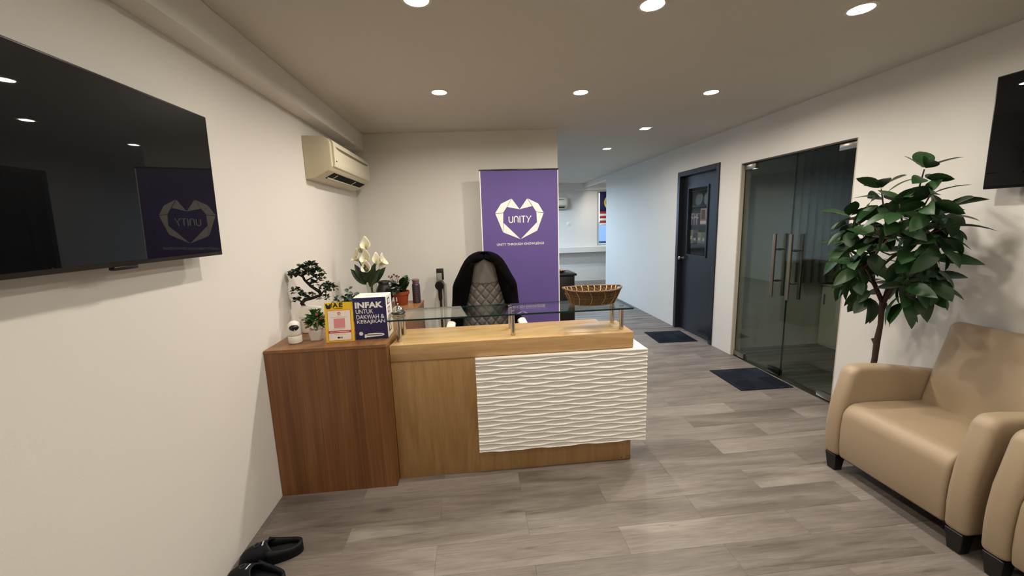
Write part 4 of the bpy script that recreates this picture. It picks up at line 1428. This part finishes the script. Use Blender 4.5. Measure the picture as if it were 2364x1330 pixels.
b = bmesh.new(); window_frame(b, 'x', LX0 - 0.012, LX0 + 0.006, gy0 - 0.012, gy1 + 0.012, gz0 - 0.012, gz1 + 0.012, 0.02)
new('glazing_bead', b, M_navy, lf)
b = bmesh.new(); bx(b, LX0 + 0.016, LX0 + 0.02, gy0, gy1, gz0, gz1); new('pane', b, glass('store_glass', (0.9, 0.93, 0.95, 1), ior=1.3), lf)
b = bmesh.new(); tube(b, [(LX0 - 0.002, 5.255, 1.0), (LX0 - 0.012, 5.255, 1.0)], [0.027, 0.024], 20)
tube(b, [(LX0 - 0.012, 5.255, 1.0), (LX0 - 0.035, 5.255, 1.0), (LX0 - 0.042, 5.255, 1.0), (LX0 - 0.06, 5.255, 1.0), (LX0 - 0.068, 5.255, 1.0)], [0.01, 0.01, 0.024, 0.027, 0.016], 20)
new('knob', b, M_steel, lf, smooth=True, angle=45)

# shelf and its contents in the store room behind the navy door
sf = thing('storage_shelf', 'dark storage shelf seen through the window of the navy door', 'shelf', (4.15, 6.83, 0))
M_shelf = mat('dark_shelf', '#1d1c1e', 0.5)
for z in (0.35, 0.72, 1.08, 1.42, 1.76, 2.08):
    rbox('board', M_shelf, sf, -0.15, 0.17, -0.75, 0.75, z - 0.02, z, 0.002, 1)
for y in (-0.77, 0.75):
    rbox('upright', M_shelf, sf, -0.15, 0.17, y, y + 0.02, 0, 2.05, 0.002, 1)
rbox('back', M_shelf, sf, 0.171, 0.18, -0.77, 0.77, 0, 2.05, 0)


def store(name, label, cat, y, z, dy, h, col, d=0.12, group=None):
    o = thing(name, label, cat, (4.07, y, z + 0.0005), 0, group)
    rbox('body', mat('store_' + col, col, 0.6), o, -0.04, d - 0.04, -dy / 2, dy / 2, 0, h, 0.003)
    return o


# two dial plates on the top shelf
for k, y in enumerate((6.98, 6.72)):
    o = thing('display_plate', ['left one of two grey round plates on the top shelf behind the navy door', 'right one of two grey round plates on the top shelf behind the navy door'][k], 'plate', (4.1, y, 1.7605), 0, 'plates behind the navy door')
    b = bmesh.new(); lathe(b, [(0.06, 0), (0.11, 0.012), (0.115, 0.016), (0.10, 0.012), (0.05, 0.006)], 28)
    b.transform(Matrix.Translation((0.03, 0, 0.116)) @ Matrix.Rotation(math.radians(-84), 4, 'Y')); new('dish', b, mat('plate_grey', '#6d7680', 0.4), o, smooth=True)
    rbox('stand', M_shelf, o, -0.02, 0.07, -0.04, 0.04, 0, 0.004, 0)
bk = [('#5a3e5e', 0.19), ('#8f86a0', 0.21), ('#3b4a55', 0.18), ('#9a8f8a', 0.2), ('#6b4a6b', 0.21), ('#b0a8b5', 0.2), ('#4a3b3f', 0.19)]
ordn = ['first', 'second', 'third', 'fourth', 'fifth', 'sixth', 'seventh']
for k, (c, h_) in enumerate(bk):
    o = store('book', ordn[k] + ' upright book from the left on the shelf behind the navy door', 'book', 7.10 - 0.042 * k, 1.42, 0.034, h_, c, group='books on the store room shelf')
    rbox('spine_label', M_pink, o, -0.0412, -0.0398, -0.012, 0.012, h_ * 0.6, h_ * 0.72, 0)
o = store('picture_book', 'pink and brown picture book facing out behind the navy door window', 'book', 6.68, 1.42, 0.19, 0.29, '#b58a86', 0.03)
rbox('cover_shape', mat('cover_brown', '#5a3a38', 0.6), o, -0.0415, -0.0398, -0.05, 0.06, 0.10, 0.26, 0)
rbox('cover_stripe', M_print, o, -0.0415, -0.0398, -0.09, 0.09, 0.02, 0.07, 0)
for k, (y, dy, h_, c, nm) in enumerate(((7.05, 0.10, 0.25, '#8d8f60', 'olive carton, leftmost on the lower shelf behind the navy door'), (6.93, 0.12, 0.19, '#2c2f1c', 'dark green carton on the lower shelf behind the navy door'),
                                       (6.78, 0.12, 0.21, '#9a9a86', 'pale carton in the middle of the lower shelf behind the navy door'), (6.65, 0.10, 0.2, '#7f8a6c', 'green-grey carton at the right of the lower shelf behind the navy door'))):
    o = store('carton', nm, 'box', y, 1.08, dy, h_, c, group='cartons on the store room shelf')
    rbox('label_panel', M_print, o, -0.0412, -0.0398, -dy * 0.3, dy * 0.3, h_ * 0.3, h_ * 0.55, 0)
stl = downlight(3.45, 6.5, 'added unseen fill lamp for the store room behind the navy door', 0.6)  # unseen lamp, added so the shelf contents show through the door pane
stl['group'] = 'added store room fill lamp'

# ------------------------------------------------------------------ glass double door
d2 = struct('door_2', (lambda b: (bx(b, XR + 0.01, XR + 0.10, GY0 + 0.02, GY1 - 0.02, 0.0005, 0.004), b)[1])(bmesh.new()), M_steel)
GS = 3.375
GX0, GX1 = XR + 0.040, XR + 0.052
for k, (a, b_) in enumerate(((GS + 0.002, GY1 - 0.016), (GY0 + 0.016, GS - 0.002))):
    b = bmesh.new(); bx(b, GX0, GX1, a, b_, 0.016, GZ - 0.016)
    finish(b)
    for f in b.faces: f.material_index = 0 if abs(f.normal.x) > 0.5 else 1
    leaf = new('glass_leaf', b, [M_glass_door, M_glass_edge], d2, recalc=False)
    ey = b_ if k == 0 else a
    s = -1 if k == 0 else 1
    # patch fittings at the hinge corners and lock rail at the meeting corner
    for z0, z1 in ((0.01, 0.062), (GZ - 0.068, GZ - 0.014)):
        yy = sorted((ey, ey + s * 0.165))
        rbox('patch_fitting', M_steel, leaf, GX0 - 0.012, GX1 + 0.012, yy[0], yy[1], z0, z1, 0.003, 2)
    if k == 0:
        rbox('lock_fitting', mat('dark_steel', '#4a4844', 0.3, metal=1.0), leaf, GX0 - 0.014, GX1 + 0.014, a, a + 0.15, 0.01, 0.072, 0.003, 2)
    hy = 3.50 if k == 0 else 3.305
    for sx in (-1, 1):
        hx = (GX0 + GX1) / 2 + sx * 0.058
        b = bmesh.new(); tube(b, [(hx, hy, 0.775), (hx, hy, 1.372)], 0.0155, 18)
        h_ = new('handle_bar', b, M_steel, leaf, smooth=True, angle=45)
    for z in (0.925, 1.225):
        b = bmesh.new(); c_ = (GX0 + GX1) / 2
        tube(b, [(c_ - 0.044, hy, z), (c_ - 0.03, hy, z), (c_ - 0.012, hy, z), (c_ + 0.012, hy, z), (c_ + 0.03, hy, z), (c_ + 0.044, hy, z)], [0.010, 0.008, 0.012, 0.012, 0.008, 0.010], 14)
        new('handle_post', b, M_chrome, leaf, smooth=True, angle=45)

# what stands in the dark meeting room
wc = thing('low_cabinet', 'low white cabinet in the dark room behind the glass doors', 'cabinet', (4.33, 3.55, 0))
rbox('body', M_white, wc, -0.25, 0.25, -0.68, 0.68, 0.0, 0.715, 0.003)
rbox('top', M_white, wc, -0.27, 0.25, -0.69, 0.69, 0.7155, 0.735, 0.003)
for k in range(3):
    dd = rbox('cabinet_door', M_white, wc, -0.268, -0.2505, -0.672 + 0.45 * k, -0.23 + 0.45 * k, 0.03, 0.705, 0.003)
    rbox('pull', M_steel, dd, -0.28, -0.2685, -0.28 + 0.45 * k, -0.268 + 0.45 * k, 0.5, 0.62, 0.002)
ct = thing('curtain', 'pale grey vertical curtain hanging in the dark room behind the glass doors', 'curtain', (4.2, 4.16, 0))
b = bmesh.new(); rows = []
for j in range(3):
    z = 0.76 + 1.66 * j / 2
    rows.append([(-0.55 + 1.3 * k / 90, 0.022 * math.sin(k * 0.95), z) for k in range(91)])
sheet(b, rows); thicken(b, 0.002); new('drape', b, mat('curtain_grey', '#8f8f8a', 0.8), ct, smooth=True)
rbox('rail', M_alu, ct, -0.6, 0.78, -0.02, 0.02, 2.425, 2.45, 0.003)


# ------------------------------------------------------------------ carpet tile mats
def carpet(name):
    m = bpy.data.materials.new(name); m.use_nodes = True
    nt = m.node_tree; N = nt.nodes; L = nt.links; p = N['Principled BSDF']
    p.inputs['Roughness'].default_value = 0.95; p.inputs['Specular IOR Level'].default_value = 0.1
    tc = N.new('ShaderNodeTexCoord')
    mp = N.new('ShaderNodeMapping'); mp.inputs['Scale'].default_value = (7, 5, 1); L.new(tc.outputs['Object'], mp.inputs['Vector'])
    vo = N.new('ShaderNodeTexVoronoi'); vo.distance = 'CHEBYCHEV'; vo.inputs['Scale'].default_value = 1.0; vo.inputs['Randomness'].default_value = 0.6
    L.new(mp.outputs[0], vo.inputs['Vector'])
    nz = N.new('ShaderNodeTexNoise'); nz.inputs['Scale'].default_value = 60; L.new(tc.outputs['Object'], nz.inputs['Vector'])
    mx = N.new('ShaderNodeMix'); mx.data_type = 'FLOAT'; mx.inputs['Factor'].default_value = 0.3
    sp = N.new('ShaderNodeSeparateColor'); L.new(vo.outputs['Color'], sp.inputs[0])
    L.new(sp.outputs[0], mx.inputs['A']); L.new(nz.outputs['Fac'], mx.inputs['B'])
    cr = N.new('ShaderNodeValToRGB'); cr.color_ramp.elements[0].color = lin('#0e1118'); cr.color_ramp.elements[1].color = lin('#2b323d')
    L.new(mx.outputs['Result'], cr.inputs['Fac']); L.new(cr.outputs['Color'], p.inputs['Base Color'])
    nb = N.new('ShaderNodeTexNoise'); nb.inputs['Scale'].default_value = 500; L.new(tc.outputs['Object'], nb.inputs['Vector'])
    b_ = N.new('ShaderNodeBump'); b_.inputs['Strength'].default_value = 0.6; b_.inputs['Distance'].default_value = 0.003
    L.new(nb.outputs['Fac'], b_.inputs['Height']); L.new(b_.outputs['Normal'], p.inputs['Normal'])
    return m


M_mat = carpet('navy_carpet')
for label, x, y, rz in (('dark navy square carpet mat in front of the navy door', 2.54, 4.86, math.radians(-3)), ('dark navy patterned carpet mat in front of the glass doors', 2.584, 3.388, math.radians(-1))):
    t = thing('door_mat', label, 'mat', (x, y, 0.0003), rz, 'carpet tile mats')
    b = bmesh.new(); bx(b, -0.248, 0.248, -0.248, 0.248, 0.003, 0.007); bevel(b, 0.0015, 1); new('pile', b, M_mat, t)
    b = bmesh.new(); bx(b, -0.25, 0.25, -0.25, 0.25, 0, 0.0029); new('backing', b, M_black_matte, t)

# ------------------------------------------------------------------ armchairs
ar = thing('armchair', 'beige leatherette armchair beside the tall plant against right wall', 'armchair', (2.465, 1.715, 0), -PI / 2, 'beige armchairs')


def soft_prism(name, prof, x0, x1, r, seg=4, material=M_leather, par=ar, bulge=0.0):
    b = bmesh.new(); prism(b, prof, 'x', x0, x1)
    finish(b)
    es = [e for e in b.edges if len(e.link_faces) == 2 and e.calc_face_angle(0) > math.radians(40)]
    bmesh.ops.bevel(b, geom=es, offset=r, segments=seg, profile=0.5, affect='EDGES', clamp_overlap=True)
    return new(name, b, material, par, smooth=True, angle=60)


def arc(cx, cz, r, a0, a1, n=6):
    return [(cx + r * math.cos(math.radians(a0 + (a1 - a0) * k / n)), cz + r * math.sin(math.radians(a0 + (a1 - a0) * k / n))) for k in range(n + 1)]


# seat: front falls in one soft roll to the floor rail
seat_prof = [(0.22, 0.105), (0.22, 0.43)] + [(0.1, 0.436), (-0.1, 0.446), (-0.22, 0.448)] + arc(-0.275, 0.362, 0.085, 85, 175, 8) + [(-0.365, 0.28), (-0.362, 0.18), (-0.35, 0.105)]
soft_prism('seat', seat_prof, -0.268, 0.268, 0.018, 4)
back_prof = [(0.13, 0.40), (0.19, 0.62), (0.262, 0.86)] + arc(0.306, 0.862, 0.043, 165, 20, 7) + [(0.355, 0.70), (0.352, 0.11), (0.15, 0.11)]
soft_prism('backrest', back_prof, -0.275, 0.275, 0.035, 5)
arm_prof = [(0.34, 0.10), (0.335, 0.53), (0.30, 0.59), (0.10, 0.622), (-0.08, 0.648), (-0.19, 0.656)] + arc(-0.240, 0.582, 0.075, 83, 160, 7) + [(-0.335, 0.51), (-0.360, 0.41), (-0.371, 0.30), (-0.371, 0.22), (-0.361, 0.10)]
for s in (-1, 1):
    a, b_ = sorted((s * 0.270, s * 0.364))
    o = soft_prism('arm', arm_prof, a, b_, 0.03, 5)
rbox('plinth', M_leg, ar, -0.33, 0.33, -0.30, 0.32, 0.075, 0.104, 0.004)
for sx in (-1, 1):
    for sy in (-1, 1):
        b = bmesh.new()
        cx_, cy_ = sx * 0.315, (-0.322 if sy < 0 else 0.30)
        vs = bx(b, cx_ - 0.036, cx_ + 0.036, cy_ - 0.034, cy_ + 0.034, 0.0006, 0.1045)
        for v in b.verts:
            if v.co.z < 0.05:
                v.co.x = cx_ + (v.co.x - cx_) * 0.72; v.co.y = cy_ + (v.co.y - cy_) * 0.72 + (0.0 if sy > 0 else 0.004)
        bevel(b, 0.003, 1); new('leg', b, M_leg, ar)
dup(ar, (2.462, 0.945, 0), -PI / 2, 'second beige armchair cut off by the lower right edge of the picture')

# ------------------------------------------------------------------ tall leafy plant
TX, TY = 2.53, 2.235
tr = thing('artificial_tree', 'tall artificial tree with big glossy green leaves beside the armchair', 'plant', (TX, TY, 0))
b = bmesh.new(); lathe(b, [(0.085, 0.0005), (0.09, 0.004), (0.112, 0.19), (0.118, 0.20), (0.118, 0.215), (0.108, 0.215), (0.104, 0.19)], 28)
new('pot', b, mat('pot_black', '#1a1917', 0.5), tr, smooth=True, angle=45)
b = bmesh.new(); lathe(b, [(0.103, 0.185), (0.103, 0.19)], 24); new('soil', b, MATS['soil'], tr)
tb = Vector((TX, TY, 0))
trunk_pts = [(2.53, 2.235, 0.18), (2.532, 2.22, 0.40), (2.53, 2.20, 0.62), (2.528, 2.197, 0.74), (2.53, 2.19, 0.84), (2.53, 2.193, 0.93), (2.53, 2.19, 0.985)]
b = bmesh.new(); tube(b, [Vector(p_) - tb for p_ in trunk_pts], [0.017, 0.016, 0.0155, 0.017, 0.0135, 0.015, 0.019], 10)
tube(b, [Vector((2.528, 2.2, 0.705)) - tb, Vector((2.522, 2.222, 0.745)) - tb], [0.011, 0.009], 8)
new('trunk', b, M_bark, tr, smooth=True)
TIPS = [(2.376, 1.93, 1.757), (2.486, 2.243, 1.68), (2.423, 2.373, 1.52), (2.507, 2.47, 1.345), (2.515, 2.313, 1.489), (2.314, 1.98, 1.583), (2.33, 1.85, 1.62), (2.56, 1.96, 1.553), (2.40, 1.83, 1.445), (2.374, 1.95, 1.375), (2.6, 2.301, 1.293), (2.459, 2.344, 1.213), (2.58, 2.138, 1.201), (2.461, 1.91, 1.28), (2.52, 2.27, 1.10), (2.40, 1.97, 1.13), (2.519, 1.94, 1.183), (2.58, 2.286, 1.513), (2.478, 2.02, 1.511), (2.557, 2.39, 1.319), (2.36, 2.15, 1.40), (2.34, 2.2, 1.25), (2.62, 2.08, 1.42)]
fork = Vector((2.53, 2.19, 0.975))
LV = [leaf_mesh('leaf', 0.13 + 0.010 * k, 0.078 + 0.006 * (k % 3), 0.16 + 0.08 * (k % 2), 0.10 + 0.10 * k, 7, material=M_leaf) for k in range(5)]
cc = Vector((2.48, 2.12, 1.36))
NODES = [Vector(q) for q in ((2.53, 2.32, 1.16), (2.44, 2.24, 1.20), (2.57, 2.16, 1.30), (2.45, 2.03, 1.20), (2.53, 2.2, 1.38), (2.42, 2.02, 1.42))]
for q, par_ in ((0, fork), (1, fork), (2, fork), (3, fork), (4, NODES[1]), (5, NODES[3])):
    b = bmesh.new(); tube(b, [par_ - tb, par_.lerp(NODES[q], 0.5) + Vector((0, 0, 0.015)) - tb, NODES[q] - tb], [0.0125 if q < 4 else 0.008, 0.0095 if q < 4 else 0.007, 0.007], 8)
    new('branch', b, M_bark, tr, smooth=True)
for i, tip in enumerate(TIPS):
    tip = Vector(tip)
    node = min(NODES, key=lambda q: (q - tip).length)
    mid = node.lerp(tip, 0.5) + Vector((0, 0, -0.02))
    b = bmesh.new(); tube(b, [node - tb, mid - tb, tip - tb], [0.006, 0.0048, 0.0032], 7)
    new('branch', b, M_bark, tr, smooth=True)
    outd = (tip - cc); outd.z *= 0.5
    outd = outd.normalized()
    n = 12
    for k in range(n):
        a = 2 * PI * k / n + random.uniform(-0.3, 0.3)
        lvl = k % 3
        d = Vector((math.cos(a), math.sin(a), (-0.95, -0.35, 0.45)[lvl] + random.uniform(-0.25, 0.25))) + outd * 0.5
        d.normalize()
        p_ = tip - tb - Vector((0, 0, 0.045 * (2 - lvl)))
        s_ = random.uniform(0.72, 1.02)
        end = p_ + tb + d * 0.19 * s_
        if end.x > XR - 0.02:
            d.x -= (end.x - XR + 0.03) / (0.19 * s_); d.normalize()
        o = bpy.data.objects.new('leaf', LV[(i + k) % 5]); C.objects.link(o); o.parent = tr
        o.matrix_local = Matrix.Translation(p_ + d * 0.012) @ orient(d, random.uniform(-0.9, 0.9)) @ Matrix.Scale(s_, 4)
        b = None

# ------------------------------------------------------------------ slippers
M_clog = mat('navy_rubber', '#05070f', 0.6, spec=0.3)
M_rivet = mat('rivet_white', '#b9bdc0', 0.4)


def clog(label, loc, rz):
    """toe towards local +x"""
    t = thing('slipper', label, 'slipper', loc, rz, 'pair of navy slippers')
    Ln = 0.27

    def hw(x):                                  # half width of the sole
        u = (x + Ln / 2) / Ln
        return 0.054 * math.sqrt(max(0, 1 - abs(2 * u - 1) ** 2.7)) * (0.90 + 0.18 * u - 0.14 * math.sin(PI * u) * (1 - u)) + 0.001
    xs = [-Ln / 2 + Ln * (0.5 - 0.5 * math.cos(PI * k / 28)) for k in range(29)]
    outline = [(x, -hw(x)) for x in xs] + [(x, hw(x)) for x in xs[::-1][1:-1]]
    b = bmesh.new(); prism(b, outline, 'z', 0.0006, 0.026)
    new('sole', b, M_clog, t, smooth=True, angle=50)
    # toe cap
    b = bmesh.new(); rows = []
    x0, x1 = -0.005, Ln / 2 - 0.002
    for j in range(15):
        u = j / 14; x = x0 + (x1 - x0) * u
        h_ = 0.026 + (0.066 - 0.018 * u) * math.sqrt(max(0, 1 - max(0, (u - 0.25) / 0.75) ** 3)) * (1 if u > 0 else 1)
        w = hw(x) * 1.0
        rows.append([(x + 0.035 * math.sin(PI * k / 16) ** 2 * (1 - u) - 0.02 * (1 - u), -w * math.cos(PI * k / 16), 0.022 + (h_ - 0.022) * math.sin(PI * k / 16) ** 0.75) for k in range(17)])
    sheet(b, rows)
    cap = new('toe_cap', b, M_clog, t, smooth=True)
    md = cap.modifiers.new('thick', 'SOLIDIFY'); md.thickness = 0.007; md.offset = -1
    # raised rim round the heel
    b = bmesh.new(); rows = []
    xr = [x for x in xs if x < 0.03]
    ring_ = [(x, -hw(x)) for x in xr[::-1]] + [(x, hw(x)) for x in xr[1:]]
    rows.append([(x, y, 0.022) for x, y in ring_])
    rows.append([(x * 1.0, y * 1.03, 0.036) for x, y in ring_])
    rows.append([(x, y * 0.97, 0.054 + 0.028 * max(0, min(1, (x + 0.10) / 0.13)) ** 1.6) for x, y in ring_])
    sheet(b, rows)
    rim = new('heel_rim', b, M_clog, t, smooth=True)
    md = rim.modifiers.new('thick', 'SOLIDIFY'); md.thickness = 0.013; md.offset = -1
    b = bmesh.new(); prism(b, [(x * 0.93, y * 0.86) for x, y in outline], 'z', 0.0262, 0.029)
    new('insole', b, mat('insole_black', '#0b0d12', 0.8), t)
    b = bmesh.new(); bx(b, 0.026, 0.033, -0.014, 0.014, 0.0862, 0.0895); bevel(b, 0.0008, 1); new('white_tab', b, M_rivet, t)
    b = bmesh.new(); rg = []
    for k in range(16):
        a = 2 * PI * k / 16
        rg.append([b.verts.new((0.055 + (0.012 + 0.0015 * math.cos(2 * PI * q / 6)) * math.cos(a), (0.012 + 0.0015 * math.cos(2 * PI * q / 6)) * math.sin(a), 0.0885 + 0.0015 * math.sin(2 * PI * q / 6) - 0.1 * 0.012 * math.cos(a))) for q in range(6)])
    rg.append(rg[0]); loft(b, rg, cap=False); new('emblem_ring', b, mat('emblem', '#3a3f4a', 0.3), t, smooth=True)
    return t


clog('navy rubber slipper lying nearest the brown cabinet by the left wall', (-1.022, 1.775, 0), PI + math.radians(14))
clog('navy rubber slipper cut off by the bottom edge of the picture', (-1.02, 1.632, 0), PI - math.radians(12))

# ------------------------------------------------------------------ back room: black cabinet and tray
bc = thing('black_cabinet', 'black cabinet standing in the back room behind the banner', 'cabinet', (1.03, 5.15, 0))
rbox('body', M_black, bc, -0.25, 0.25, -0.2, 0.2, 0.0, 0.86, 0.004)
rbox('top', M_black, bc, -0.275, 0.275, -0.22, 0.22, 0.8605, 0.888, 0.006)
for k in range(2):
    dd = rbox('cabinet_door', M_black, bc, -0.245 + 0.247 * k, -0.002 + 0.247 * k, -0.215, -0.2005, 0.04, 0.85, 0.003)
    b = bmesh.new(); bmesh.ops.create_uvsphere(b, u_segments=12, v_segments=8, radius=0.011, matrix=Matrix.Translation((-0.035 + 0.07 * k, -0.225, 0.5))); new('knob', b, M_steel, dd, smooth=True)
ty_ = thing('wooden_tray', 'small brown oval tray with leaves on the black cabinet', 'tray', (1.10, 5.13, 0.8885))
b = bmesh.new(); lathe(b, [(0.07, 0), (0.075, 0.002), (0.125, 0.03), (0.12, 0.032), (0.07, 0.008)], 32, sx=1.0, sy=0.7); new('dish', b, mat('tray_brown', '#9a6a44', 0.5, var=0.2, vscale=30), ty_, smooth=True, angle=60)
b = bmesh.new()
for k in range(10):
    add_leaf(b, Vector((random.uniform(-.05, .06), random.uniform(-.03, .03), 0.015)), rnd_dir(0, 0.6), 0.05, 0.02)
new('dry_leaves', b, mat('dry_leaf', '#a8764e', 0.7), ty_, smooth=True, recalc=False)
